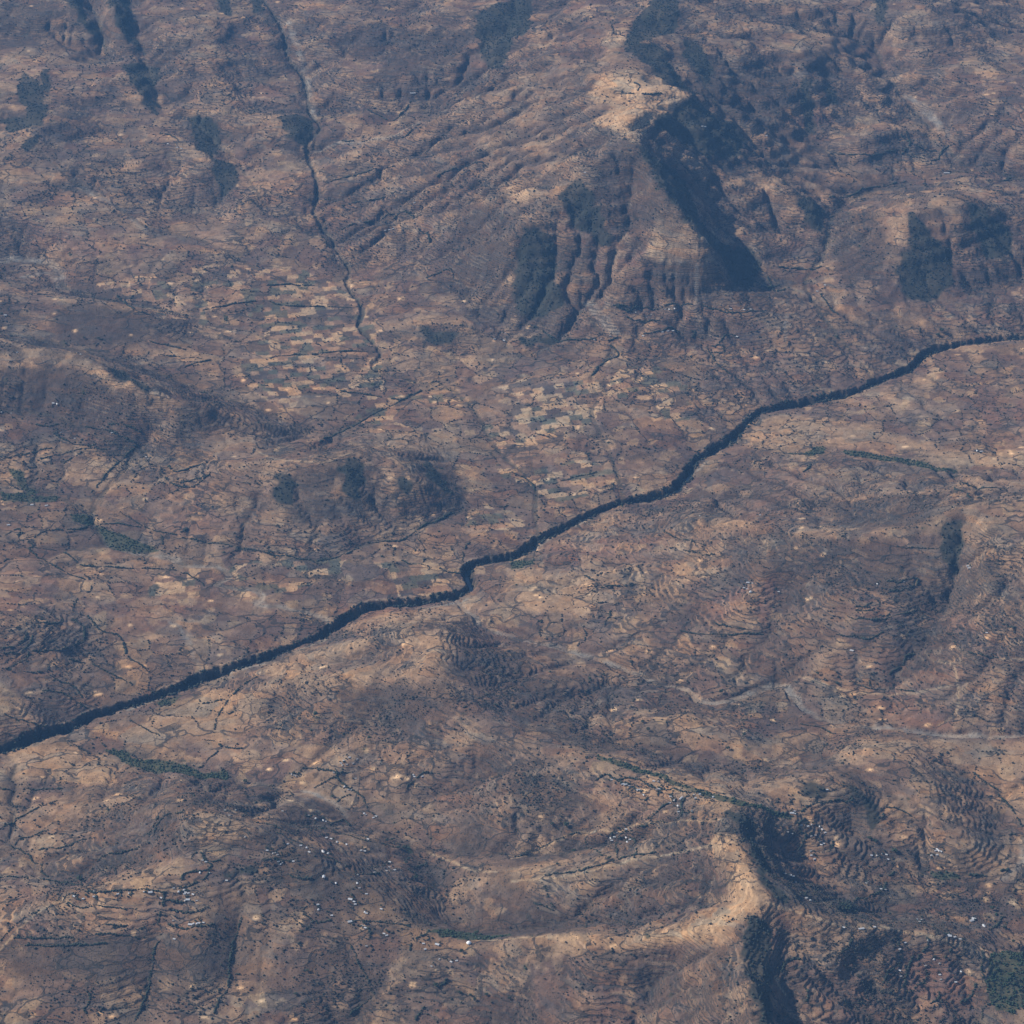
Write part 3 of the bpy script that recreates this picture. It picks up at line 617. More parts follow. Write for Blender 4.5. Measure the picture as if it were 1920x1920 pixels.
def land(x, y):
    wx = (fbm(x, y, 60, 3, 50) - 0.5) * 26; wy = (fbm(x, y, 60, 3, 51) - 0.5) * 26
    st = samp(STEEP, x, y); cv = samp(CURV, x, y); la = samp(LACC, x, y)
    red = fs(F_RED, x + wx * 2, y + wy * 2); tan = fs(F_TAN, x + wx, y + wy); scr = fs(F_SCRUB_SHADE, x + wx * 2, y + wy * 2)
    wood = sm(0.30, 0.70, fs(F_WOOD_SHADEB, x + wx * 2.4, y + wy * 2.4) + (fbm(x, y, 45, 3, 52) - 0.5) * 0.9) * 0.95; grn = sm(0.36, 0.62, fs(F_GREEN, x + wx, y + wy) + (fbm(x, y, 46, 3, 53) - 0.5) * 1.3)
    n1 = fbm(x, y, 900, 4, 60); n2 = fbm(x, y, 240, 4, 61); n3 = fbm(x, y, 70, 4, 62)
    far = sm(7000, 17000, y)
    def C(*c): return np.array(c, np.float32)
    def mix(a, b, t): return a + (b - a) * t[..., None]
    c = mix(C(0.142, 0.102, 0.088), C(0.185, 0.133, 0.108), sm(0.38, 0.62, n1))
    c = mix(c, C(0.185, 0.112, 0.094), np.clip(red * 0.85 + sm(0.52, 0.68, fbm(x, y, 520, 3, 63)) * 0.5, 0, 1))
    # crests dry and pale, hollows and steep flanks grey with scrub
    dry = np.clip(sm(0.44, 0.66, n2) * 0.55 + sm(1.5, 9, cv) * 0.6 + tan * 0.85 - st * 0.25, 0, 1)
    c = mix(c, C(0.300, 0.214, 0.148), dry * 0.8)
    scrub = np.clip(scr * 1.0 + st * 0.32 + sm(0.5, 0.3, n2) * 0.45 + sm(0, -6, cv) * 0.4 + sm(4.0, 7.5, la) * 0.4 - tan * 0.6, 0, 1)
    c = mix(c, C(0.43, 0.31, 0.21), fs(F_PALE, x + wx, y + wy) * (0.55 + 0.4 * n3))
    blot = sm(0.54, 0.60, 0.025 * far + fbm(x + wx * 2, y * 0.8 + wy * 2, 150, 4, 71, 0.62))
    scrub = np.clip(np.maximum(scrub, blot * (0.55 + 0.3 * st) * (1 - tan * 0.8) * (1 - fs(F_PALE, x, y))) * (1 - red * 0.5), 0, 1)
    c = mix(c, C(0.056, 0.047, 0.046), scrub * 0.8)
    c = mix(c, C(0.33, 0.24, 0.17), sm(0.63, 0.68, 0.035 * far + fbm(x - wx * 2, y * 0.8 - wy * 2, 120, 4, 72, 0.6)) * (1 - scr) * (0.55 - 0.2 * st))
    # patchwork of fields on gentle ground
    fw = (fbm(x, y, 300, 3, 66) - 0.5) * 160
    cid, ed = cells(x + fw, y * 0.9 - fw * 0.6, 128, 3)
    flat = 1 - sm(0.1, 0.7, st)
    k = flat * (1 - tan * 0.5) * (1 - scr * 0.8)
    es = sm(0.0, 0.07, ed + (n3 - 0.5) * 0.12)
    c = mix(c, C(0.33, 0.235, 0.15), k * es * sm(0.80, 0.84, cid) * (0.05 + 0.45 * n1))
    c = mix(c, C(0.112, 0.073, 0.066), k * es * sm(0.3, 0.26, cid) * 0.5)
    c = mix(c, C(0.135, 0.12, 0.098), k * es * ((cid > 0.45) & (cid < 0.56)) * 0.35)
    cid2, ed2 = cells(x * 1.3 - fw, y + fw * 0.3, 62, 8)
    c = mix(c, C(0.40, 0.29, 0.185), k * sm(0.93, 0.95, cid2) * 0.4)
    c = mix(c, C(0.10, 0.072, 0.065), k * sm(0.09, 0.07, cid2) * 0.3)
    # small regular parcels beside the river
    pz = sm(0.4, 0.6, fs(F_PARC, x + wx * 2, y + wy * 2)) * (fbm(x, y, 330, 2, 67) > 0.37)
    r0 = fbm(x, y, 600, 1, 68) * 1.6 + 0.5
    pu = (x * np.cos(0.25) + y * np.sin(0.25) + fw * 0.5) / 64; pv = (-x * np.sin(0.25) + y * np.cos(0.25) + fw * 0.25) / 46
    iv = np.floor(pv).astype(np.int32); pu = pu + _T[iv & 255, 9] * 3 + 0
    iu = np.floor(pu * (0.7 + 0.6 * _T[iv & 255, 44])).astype(np.int32)
    h = _T[iu & 255, iv & 255]
    pc = np.where((h > 0.76)[..., None], C(0.42, 0.305, 0.205), np.where((h > 0.58)[..., None], C(0.27, 0.18, 0.13), np.where((h > 0.34)[..., None], C(0.072, 0.062, 0.062), np.where((h > 0.16)[..., None], C(0.085, 0.10, 0.085), C(0.16, 0.11, 0.09)))))
    c = c + (pc - c) * (pz * 0.74)[..., None]
    # threshing floors
    c = mix(c, C(0.66, 0.47, 0.31), fs(F_SPOT, x + wx * 0.3, y + wy * 0.3) * 0.9)
    grav = fs(F_GRAV, x + wx * 1.4, y + wy * 1.4) * (0.35 + 0.45 * sm(0.35, 0.6, n3))
    c = mix(c, C(0.25, 0.235, 0.225), grav * 0.95)
    c = mix(c, C(0.42, 0.34, 0.25), fs(F_PATH, x, y) * 0.6)
    c = mix(c, C(0.024, 0.034, 0.034), wood * (0.80 + 0.2 * n3))  # woodland floor, also the painted shade of the ridge flanks
    c = mix(c, C(0.034, 0.054, 0.036), grn * (0.6 + 0.4 * n3))
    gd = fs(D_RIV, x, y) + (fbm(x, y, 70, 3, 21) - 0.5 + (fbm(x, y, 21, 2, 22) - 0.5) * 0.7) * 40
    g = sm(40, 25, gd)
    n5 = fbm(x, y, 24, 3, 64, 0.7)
    c = mix(c, mix(C(0.020, 0.024, 0.026), C(0.085, 0.078, 0.066), sm(0.45, 0.75, n5)), g * (0.7 + 0.3 * n3))  # gorge trees, plus the shade and lit patches of its walls painted in
    c = mix(c, C(0.30, 0.22, 0.165), sm(36, 41, gd) * sm(52, 44, gd) * sm(0.5, 0.62, fbm(x, y, 120, 2, 25)) * 0.7)  # sunlit edge of the bank, painted as a broken pale band
    c = mix(c, C(0.055, 0.075, 0.085), sm(12, 7, fs(D_RIV, x, y)))
    g2 = sm(15, 5, fs(D_TA, x, y) + (n3 - 0.5) * 24)
    c = mix(c, C(0.055, 0.058, 0.052), g2 * 0.75)
    g3 = sm(11, 4, fs(D_SM, x, y) + (n3 - 0.5) * 26) * (1 - grav)
    c = mix(c, C(0.072, 0.070, 0.058), g3 * 0.6)
    c = mix(c, C(0.26, 0.24, 0.22), fs(F_BAR, x, y) * 0.8)
    dl = samp(LACR, x + wx * 0.4, y + wy * 0.4)
    c = mix(c, C(0.058, 0.054, 0.048), sm(5.6, 8.5, dl) * (1 - g) * (1 - grav) * sm(0.34, 0.5, n3) * 0.55)
    terr = np.clip(sm(0.03, 0.16, st) * (1 - tan * 0.6) * np.maximum(sm(0.36, 0.50, fbm(x, y, 480, 3, 70)), fs(F_TERR, x, y) * 1.4) * (1 - wood) * (1 - grn), 0, 1) * (1 - g)
    rough = np.clip(scrub + wood * 0.5, 0, 1)
    c = c * C(1.11, 1.0, 0.82)
    return c, terr, rough, np.clip(wood + g * 0.8, 0, 1), grn, scrub * (1 - wood) * (1 - g), k, (cid, ed, cid2)

F_SPOT = np.zeros((FNY, FNX), np.float32)
sp = np.array(BRIGHT, float)
sx, sy = hit(sp[:, 0], sp[:, 1])
ex = rng.uniform(-3600, 3600, 420); ey = rng.uniform(6800, 17500, 420)
keep = (samp(STEEP, ex, ey) < 0.25) & (fs(D_RIV, ex, ey) > 80)
sx = np.concatenate([sx, ex[keep]]); sy = np.concatenate([sy, ey[keep]])
for a, b in zip(sx, sy):
    rx_, ry_ = rng.uniform(8, 17), rng.uniform(7, 13)
    i0 = int((a - 40 - FX0) / FC); j0 = int((b - 40 - FY0) / FC)
    if i0 < 0 or j0 < 0 or i0 + 11 >= FNX or j0 + 11 >= FNY: continue
    X = FX0 + np.arange(i0, i0 + 11)[None] * FC; Y = FY0 + np.arange(j0, j0 + 11)[:, None] * FC
    F_SPOT[j0:j0 + 11, i0:i0 + 11] = np.maximum(F_SPOT[j0:j0 + 11, i0:i0 + 11], sm(1.35, 0.6, np.hypot((X - a) / rx_, (Y - b) / ry_)))

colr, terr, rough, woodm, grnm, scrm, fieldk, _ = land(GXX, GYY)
me = bpy.data.meshes.new('ground')
me.vertices.add(nx_ * ny_)
me.vertices.foreach_set('co', np.stack([GXX, GYY, ZZ], -1).astype(np.float32).ravel())
ii = np.arange(nx_ * ny_, dtype=np.int32).reshape(ny_, nx_)
q = np.stack([ii[:-1, :-1], ii[:-1, 1:], ii[1:, 1:], ii[1:, :-1]], -1).reshape(-1, 4)
me.loops.add(q.size); me.loops.foreach_set('vertex_index', q.ravel())
me.polygons.add(len(q)); me.polygons.foreach_set('loop_start', np.arange(len(q), dtype=np.int32) * 4)
me.update()
me.shade_smooth()
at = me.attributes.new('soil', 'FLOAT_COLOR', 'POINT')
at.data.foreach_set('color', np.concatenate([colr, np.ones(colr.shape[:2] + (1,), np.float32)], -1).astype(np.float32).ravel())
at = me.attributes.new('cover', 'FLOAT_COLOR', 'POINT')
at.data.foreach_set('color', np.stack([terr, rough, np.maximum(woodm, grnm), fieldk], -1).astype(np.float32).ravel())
ground = bpy.data.objects.new('ground', me)
COL.objects.link(ground)
ground['kind'] = 'structure'

# ------------------------------------------------------------------ materials
class NT:
    def __init__(s, name):
        s.m = bpy.data.materials.new(name); s.m.use_nodes = True; s.t = s.m.node_tree; s.b = s.t.nodes['Principled BSDF']
    def n(s, typ, **kw):
        o = s.t.nodes.new(typ)
        for k, v in kw.items():
            if k.startswith('i_'): o.inputs[k[2:].replace('_', ' ')].default_value = v
            else: setattr(o, k, v)
        return o
    def l(s, a, b): s.t.links.new(a, b)
    def math(s, op, a, b=None, c=None, clamp=False):
        o = s.n('ShaderNodeMath', operation=op, use_clamp=clamp)
        for i, v in enumerate((a, b, c)):
            if v is None: continue
            if isinstance(v, (int, float)): o.inputs[i].default_value = v
            else: s.l(v, o.inputs[i])
        return o.outputs[0]
    def mix(s, f, a, b, blend='MIX'):
        o = s.n('ShaderNodeMix', data_type='RGBA', blend_type=blend)
        for i, v in ((0, f), (6, a), (7, b)):
            if isinstance(v, (int, float)): o.inputs[i].default_value = v
            elif isinstance(v, tuple): o.inputs[i].default_value = v
            else: s.l(v, o.inputs[i])
        return o.outputs[2]
    def ramp(s, f, lo, hi, a=0.0, b=1.0):
        o = s.n('ShaderNodeMapRange', interpolation_type='SMOOTHSTEP')
        s.l(f, o.inputs[0])
        for i, v in enumerate((lo, hi, a, b)): o.inputs[i + 1].default_value = v
        return o.outputs[0]

def ground_material():
    g = NT('dry_highland_soil')
    soil = g.n('ShaderNodeAttribute', attribute_name='soil'); cov = g.n('ShaderNodeAttribute', attribute_name='cover')
    sep = g.n('ShaderNodeSeparateColor'); g.l(cov.outputs['Color'], sep.inputs[0])
    terr, rough, wood = sep.outputs[0], sep.outputs[1], sep.outputs[2]
    geo = g.n('ShaderNodeNewGeometry'); P = geo.outputs['Position']
    def noise(scale, detail=3, r=0.6):
        o = g.n('ShaderNodeTexNoise', i_Scale=scale, i_Detail=float(detail), i_Roughness=r); g.l(P, o.inputs['Vector']); return o.outputs['Fac']
    n_mid, n_fine, n_big = noise(1 / 34, 4), noise(1 / 7, 3, 0.7), noise(1 / 140, 4)
    z = g.n('ShaderNodeSeparateXYZ'); g.l(P, z.inputs[0]); z = z.outputs[2]
    col = soil.outputs['Color']
    v = g.math('ADD', g.ramp(n_mid, 0.3, 0.7, 0.80, 1.2), g.ramp(n_fine, 0.25, 0.75, -0.17, 0.17))
    vv = g.n('ShaderNodeCombineColor'); [g.l(v, vv.inputs[i]) for i in range(3)]
    col = g.mix(1.0, col, vv.outputs[0], 'MULTIPLY')
    # terraces: bushy banks along the contour
    zz = g.math('ADD', z, g.math('MULTIPLY', n_big, 16.0)); zz = g.math('ADD', zz, g.math('MULTIPLY', n_mid, 5.0))
    def lines(step, w):
        f = g.math('FRACT', g.math('DIVIDE', zz, step))
        return g.ramp(g.math('ABSOLUTE', g.math('SUBTRACT', f, 0.5)), w, w * 0.45, 0.0, 1.0)
    brk = g.ramp(noise(1 / 60, 2), 0.36, 0.5)
    ln = g.math('MULTIPLY', g.math('MULTIPLY', lines(7.5, 0.20), brk), terr)
    ln = g.math('MULTIPLY', ln, g.ramp(n_fine, 0.3, 0.55, 0.35, 1.0))
    col = g.mix(g.math('MULTIPLY', ln, 0.85), col, (0.060, 0.054, 0.048, 1))
    lt = g.math('MULTIPLY', g.math('MULTIPLY', lines(13.0, 0.3), g.ramp(noise(1 / 90, 2), 0.5, 0.62)), terr)
    col = g.mix(g.math('MULTIPLY', lt, 0.25), col, (0.34, 0.25, 0.16, 1))
    # field plots with bushy boundaries; on slopes they run along the contour
    wn_ = g.n('ShaderNodeTexNoise', i_Scale=1 / 110, i_Detail=3.0); g.l(P, wn_.inputs['Vector'])
    off = g.n('ShaderNodeVectorMath', operation='MULTIPLY_ADD'); g.l(wn_.outputs['Color'], off.inputs[0]); off.inputs[1].default_value = (130, 130, 14); g.l(P, off.inputs[2])
    def plots(cell, zs, w, gate, tint, dark):
        nonlocal col
        sc = g.n('ShaderNodeVectorMath', operation='MULTIPLY'); g.l(off.outputs[0], sc.inputs[0]); sc.inputs[1].default_value = (0.72 / cell, 1.35 / cell, zs / cell)
        e = g.n('ShaderNodeTexVoronoi', feature='DISTANCE_TO_EDGE', i_Scale=1.0); g.l(sc.outputs[0], e.inputs['Vector'])
        f = g.n('ShaderNodeTexVoronoi', i_Scale=1.0); g.l(sc.outputs[0], f.inputs['Vector'])
        s3 = g.n('ShaderNodeSeparateColor'); g.l(f.outputs['Color'], s3.inputs[0])
        v3 = g.ramp(s3.outputs[0], 0.0, 1.0, 1 - tint, 1 + tint); w3 = g.ramp(s3.outputs[1], 0.0, 1.0, 1 - tint * 0.9, 1 + tint * 0.9)
        cc = g.n('ShaderNodeCombineColor'); g.l(v3, cc.inputs[0]); g.l(g.math('MULTIPLY', g.math('ADD', v3, w3), 0.5), cc.inputs[1]); g.l(w3, cc.inputs[2])
        openg = g.math('SUBTRACT', 1.0, wood, clamp=True)
        col = g.mix(openg, col, g.mix(1.0, col, cc.outputs[0], 'MULTIPLY'))
        ed = g.ramp(e.outputs['Distance'], w, w * 0.45)
        ed = g.math('MULTIPLY', g.math('MULTIPLY', ed, gate), g.math('MULTIPLY', openg, g.ramp(n_fine, 0.30, 0.5, 0.25, 1.0)))
        col = g.mix(g.math('MULTIPLY', ed, dark), col, (0.036, 0.036, 0.032, 1))
        return ed
    e1 = plots(150.0, 6.0, 0.040, g.ramp(noise(1 / 210, 2), 0.44, 0.54), 0.10, 0.8)
    e2 = plots(62.0, 5.0, 0.060, g.ramp(noise(1 / 330, 2), 0.52, 0.60), 0.08, 0.65)
    # low shrubs in the grass
    def dots(cell, lo, hi, gate):
        o = g.n('ShaderNodeTexVoronoi', i_Scale=1 / cell); g.l(P, o.inputs['Vector'])
        d = g.ramp(o.outputs['Distance'], lo, hi, 1.0, 0.0)
        s2 = g.n('ShaderNodeSeparateColor'); g.l(o.outputs['Color'], s2.inputs[0])
        return g.math('MULTIPLY', d, g.math('LESS_THAN', s2.outputs[0], gate))
    gate1 = g.math('ADD', g.math('MULTIPLY', rough, 0.66), 0.14)
    d1 = dots(7.5, 0.20, 0.34, gate1)
    gate2 = g.math('ADD', g.math('MULTIPLY', rough, 0.4), 0.03)
    d2 = dots(14.0, 0.16, 0.27, gate2)
    d = g.math('MAXIMUM', d1, d2)
    d = g.math('MULTIPLY', d, g.math('SUBTRACT', 1.0, wood, clamp=True))
    col = g.mix(g.math('MULTIPLY', d, 0.9), col, (0.045, 0.045, 0.038, 1))
    g.l(col, g.b.inputs['Base Color'])
    g.b.inputs['Roughness'].default_value = 0.95
    g.b.inputs['Specular IOR Level'].default_value = 0.1
    h = g.math('ADD', g.math('MULTIPLY', n_fine, 1.6), g.math('MULTIPLY', n_mid, 5.0))
    h = g.math('ADD', h, g.math('MULTIPLY', g.math('ADD', g.math('ADD', ln, d), g.math('ADD', e1, e2)), 1.8))
    bump = g.n('ShaderNodeBump', i_Strength=0.75, i_Distance=1.0); g.l(h, bump.inputs['Height']); g.l(bump.outputs[0], g.b.inputs['Normal'])
    return g.m
me.materials.append(ground_material())

def leaf_material(name, a, b):
    g = NT(name)
    geo = g.n('ShaderNodeNewGeometry')
    o = g.n('ShaderNodeTexNoise', i_Scale=1 / 9, i_Detail=3.0); g.l(geo.outputs['Position'], o.inputs['Vector'])
    g.l(g.mix(g.ramp(o.outputs['Fac'], 0.3, 0.7), a + (1,), b + (1,)), g.b.inputs['Base Color'])
    g.b.inputs['Roughness'].default_value = 0.85
    g.b.inputs['Specular IOR Level'].default_value = 0.2
    return g.m

def plain(name, c, rough=0.8, metal=0.0, vary=0.15, sc=1.5):
    g = NT(name)
    geo = g.n('ShaderNodeNewGeometry')
    o = g.n('ShaderNodeTexNoise', i_Scale=sc, i_Detail=3.0); g.l(geo.outputs['Position'], o.inputs['Vector'])
    k = g.ramp(o.outputs['Fac'], 0.3, 0.7)
    g.l(g.mix(k, tuple(v * (1 - vary) for v in c) + (1,), tuple(min(1, v * (1 + vary)) for v in c) + (1,)), g.b.inputs['Base Color'])
    g.b.inputs['Roughness'].default_value = rough; g.b.inputs['Metallic'].default_value = metal
    return g.m

M_BUSH = leaf_material('dry_scrub_leaves', (0.030, 0.034, 0.026), (0.062, 0.062, 0.046))
M_HEDGE = leaf_material('euphorbia_hedge_leaves', (0.026, 0.036, 0.028), (0.050, 0.062, 0.042))
M_TREE = leaf_material('tree_leaves', (0.022, 0.036, 0.024), (0.050, 0.068, 0.038))
M_WOODL = leaf_material('gorge_leaves', (0.020, 0.028, 0.024), (0.044, 0.052, 0.040))
M_GREEN = leaf_material('irrigated_green_leaves', (0.022, 0.044, 0.026), (0.045, 0.070, 0.036))
M_BARK = plain('bark', (0.12, 0.09, 0.07))

def tag(o, label=None, cat=None, group=None, kind=None):
    if label: o['label'] = label
    if cat: o['category'] = cat
    if group: o['group'] = group
    if kind: o['kind'] = kind
    return o

# ------------------------------------------------------------------ shrubs, woodland, hedges
_ph = (1 + 5 ** 0.5) / 2
ICO = np.array([(-1, _ph, 0), (1, _ph, 0), (-1, -_ph, 0), (1, -_ph, 0), (0, -1, _ph), (0, 1, _ph), (0, -1, -_ph), (0, 1, -_ph), (_ph, 0, -1), (_ph, 0, 1), (-_ph, 0, -1), (-_ph, 0, 1)]) / math.hypot(1, _ph)
ICF = np.array([(0, 11, 5), (0, 5, 1), (0, 1, 7), (0, 7, 10), (0, 10, 11), (1, 5, 9), (5, 11, 4), (11, 10, 2), (10, 7, 6), (7, 1, 8), (3, 9, 4), (3, 4, 2), (3, 2, 6), (3, 6, 8), (3, 8, 9), (4, 9, 5), (2, 4, 11), (6, 2, 10), (8, 6, 7), (9, 8, 1)])

def mesh_from(name, V, F, mats, smooth=False):
    m = bpy.data.meshes.new(name)
    F = np.asarray(F, np.int32)
    m.vertices.add(len(V)); m.vertices.foreach_set('co', np.asarray(V, np.float32).ravel())
    m.loops.add(F.size); m.loops.foreach_set('vertex_index', F.ravel())
    m.polygons.add(len(F)); m.polygons.foreach_set('loop_start', np.arange(len(F), dtype=np.int32) * F.shape[1])
    m.update()
    if smooth: m.shade_smooth()
    for k in mats: m.materials.append(k)
    return m

def clumps(x, y, z, r, hgt=0.85):
    """one uneven leafy clump per point"""
    n = len(x)
    a = rng.uniform(0, 6.283, n)
    B = ICO[None] * (1 + rng.uniform(-0.32, 0.32, (n, 12, 1)))
    ca, sa = np.cos(a)[:, None], np.sin(a)[:, None]
    V = np.stack([(B[..., 0] * ca - B[..., 1] * sa) * r[:, None] + x[:, None], (B[..., 0] * sa + B[..., 1] * ca) * r[:, None] * 0.9 + y[:, None], (B[..., 2] * hgt + 0.55) * r[:, None] + z[:, None]], -1).reshape(-1, 3)
    F = (ICF[None] + (np.arange(n) * 12)[:, None, None]).reshape(-1, 3)
    return V, F

def stuff(name, x, y, r, mat, label, cat, hgt=0.85):
    z = ground_z(x, y)
    V, F = clumps(x, y, z, r, hgt)
    o = bpy.data.objects.new(name, mesh_from(name, V, F, [mat])); COL.objects.link(o)
    tag(o, label, cat, kind='stuff')
    return o

def in_view(x, y, m=60):
    px, py = project(x, y, samp(H1, x, y))
    return (px > -m) & (px < 1920 + m) & (py > -m) & (py < 1920 + m)

NB = 2600000
bx = rng.uniform(-4300, 4300, NB); by = rng.uniform(6500, 19600, NB)
k = in_view(bx, by); bx, by = bx[k], by[k]
_, b_t, b_r, b_w, b_g, b_s, b_k, b_c = land(bx, by)
bz = samp(H1, bx, by); bla = samp(LACC, bx, by)
row = np.abs(((bz + vnoise(bx, by, 140, 80) * 16) / 8.0) % 1 - 0.5) < 0.10
edge = (b_c[1] < 0.045) & (b_k > 0.4) & (fbm(bx, by, 260, 2, 83) > 0.5)
clump = sm(0.46, 0.64, fbm(bx, by, 190, 4, 81, 0.6))
prob = 0.009 + (0.16 + 0.16 * sm(11000, 8500, by)) * b_s * clump + 0.62 * row * b_t * (0.25 + 0.75 * clump) + 0.16 * sm(5, 8, bla) + 0.9 * edge
prob *= (1 - 0.8 * sm(0.4, 0.8, b_w))
prob *= 1 - 0.45 * sm(9000, 17000, by)
sel = (rng.random(len(bx)) < prob) & (fs(F_PATH, bx, by) < 0.2) & (fs(F_GRAV, bx, by) < 0.3)
sx_, sy_ = bx[sel], by[sel]
sr = rng.gamma(5.0, 0.50, len(sx_)).clip(1.4, 5.6) * (0.95 + 0.25 * sm(8000, 17000, sy_))
stuff('scrub_bushes', sx_, sy_, sr, M_BUSH, 'countless small dark bushes dotted over the dry brown slopes', 'bushes', 0.7)
wsel = (rng.random(len(bx)) < sm(0.4, 0.9, b_w) * 0.10)
ing = fs(D_RIV, bx, by) < 24 + 22 * vnoise(bx, by, 60, 3)
stuff('hillside_woodland', bx[wsel & ~ing], by[wsel & ~ing], rng.uniform(2.6, 6.0, (wsel & ~ing).sum()), M_WOODL, 'dense dark woodland on the shaded hillsides', 'woodland')  # clumps also cover the shaded flanks inside the mask
gs = ing & (rng.random(len(bx)) < 0.3) & (fs(D_RIV, bx, by) > 9)
stuff('gorge_woodland', bx[gs], by[gs], rng.uniform(3.0, 7.5, gs.sum()), M_WOODL, 'dark trees crowding the walls of the river gorge', 'woodland')
gsel = (b_g > 0.5) & (rng.random(len(bx)) < 0.3)
stuff('riverside_thicket', bx[gsel], by[gsel], rng.uniform(2.2, 5.2, gsel.sum()), M_GREEN, 'green thickets and irrigated plots along the streams', 'thicket')

# ------------------------------------------------------------------ where things are, in words
LAND = [(180,1690,'on the red spur at lower left'),(370,1650,'around the huts above the red spur'),(360,1735,'on the terraces under the red spur'),(40,1590,'by the gully at the left edge'),(120,1500,'on the pale rises at left below the gorge'),
 (640,1475,'by the farms beyond the green stream'),(560,1590,'on the village slope at lower centre'),(720,1590,'above the dark wedge at lower centre'),(640,1715,'along the long crest at lower centre'),(820,1760,'by the white dome on the crest'),(700,1850,'in the gullies at bottom centre'),
 (1190,1475,'in the village below the green ridge line'),(1270,1510,'under the pale hall of the ridge village'),(1160,1580,'round the hamlet above the tan crest'),(1040,1680,'in the bowl left of the tan crest'),(1540,1500,'on the dark knoll at lower right'),(1500,1580,'in the hollow village at lower right'),(1650,1640,'along the stream below the dark knoll'),
 (1880,1520,'on the dry flats at the right edge'),(1560,1760,'on the terraced spur right of the crest'),(1720,1810,'among the farms at bottom right'),(1840,1830,'round the green thicket at bottom right'),
 (430,1340,'on the tan slope just below the gorge'),(400,1420,'beside the green strip below the gorge'),(150,1000,'by the green plots at mid left'),(330,1060,'across the red fields at mid left'),(420,1010,'under the middle hill at mid left'),(650,1035,'along the road to the gorge bend'),(820,1070,'just above the gorge bend'),
 (50,1220,'on the terraces at the left edge'),(200,1200,'on the plain just above the gorge'),(220,1320,'on the bank by the gorge at left'),(900,1250,'on the terraced hill below the gorge bend'),(1150,1130,'on the pale ground right of the bend'),(1310,1190,'at the foot of the right terraces'),
 (1300,1030,'on the shoulder of the big right hill'),(1650,1120,'on the terraced knoll of the right hill'),(1640,1280,'in the gullies below the right hill'),(1830,1210,'on the red slope at the right edge'),(1700,870,'along the green strip right of the gorge'),
 (1210,590,'in the oval enclosures under the mountain'),(1300,625,'in the hamlets under the mountain'),(1130,650,'along the wash left of the enclosures'),(1350,690,'on the plain below the cone'),(1390,580,'between the mountain and the cone'),(1500,540,'in the hedged fields left of the cone'),(1700,590,'at the foot of the cone'),
 (980,640,'on the plain left of the wash'),(1070,880,'on the plain above the gorge bend'),(560,560,'across the upper field patchwork'),(620,660,'through the patchwork plain'),(700,780,'along the straight stream on the plain'),(260,570,'on the pale fields at upper left'),(370,690,'behind the long bare crest at left'),
 (100,770,'by the village below the left crest'),(150,850,'in the walled fields at the left edge'),(250,870,'beside the stream right of the walled fields'),(380,890,'on the curved terraces of the middle hill'),(720,850,'on top of the middle hill'),
 (1680,290,'in the upper right valley'),(1640,340,'behind the cone'),(1800,280,'by the far right valley village'),(820,470,'on the slope left of the mountain'),(720,420,'by the huts left of the mountain'),(730,200,'on the upper middle slopes'),(640,330,'beside the upper ravine'),(340,280,'on the upper left ridge'),(480,300,'right of the upper left ridge'),(110,260,'on the far upper left slopes'),(1200,170,'on the pale plateau of the mountain'),(1330,40,'on the far mountain top'),(520,400,'left of the upper ravine')]
_LXY = np.array([(a, b) for a, b, _ in LAND], float)
def where(px, py):
    return LAND[int(np.argmin((_LXY[:, 0] - px) ** 2 + 1.6 * (_LXY[:, 1] - py) ** 2))][2]
ORD = 'leftmost,second,third,fourth,fifth,sixth,seventh,eighth,ninth,tenth,eleventh,twelfth,thirteenth,fourteenth,fifteenth,sixteenth,seventeenth,eighteenth,nineteenth,twentieth'.split(',')
NUM = 'no,one,two,three,four,five,six,seven,eight,nine,ten,eleven,twelve,thirteen,fourteen,fifteen,sixteen,seventeen,eighteen,nineteen,twenty'.split(',')
def nth(i, n):
    if i == 0: return 'leftmost'
    if i == n - 1: return 'rightmost'
    return ORD[i] + ' from left'

# ------------------------------------------------------------------ river
def ribbon(name, x, y, half, z, mat):
    x, y = np.asarray(x), np.asarray(y)
    tx, ty = np.gradient(x), np.gradient(y); l = np.hypot(tx, ty) + 1e-6
    nx, ny = -ty / l, tx / l
    hw = half * (0.7 + 0.6 * fbm(x, y, 60, 2, 90))
    V = np.concatenate([np.stack([x + nx * hw, y + ny * hw, z], 1), np.stack([x - nx * hw, y - ny * hw, z], 1)])
    n = len(x)
    F = [(i, i + 1, n + i + 1, n + i) for i in range(n - 1)]
    o = bpy.data.objects.new(name, mesh_from(name, V, F, [mat])); COL.objects.link(o); o['kind'] = 'structure'
    return o
rvz = samp(H1, RX, RY) - 44.2
M_WATER = plain('river_water', (0.035, 0.055, 0.065), 0.12)
ribbon('river', RX, RY, 8.0, rvz, M_WATER)
M_SAND = plain('pale_river_sand', (0.62, 0.60, 0.56), 0.9)

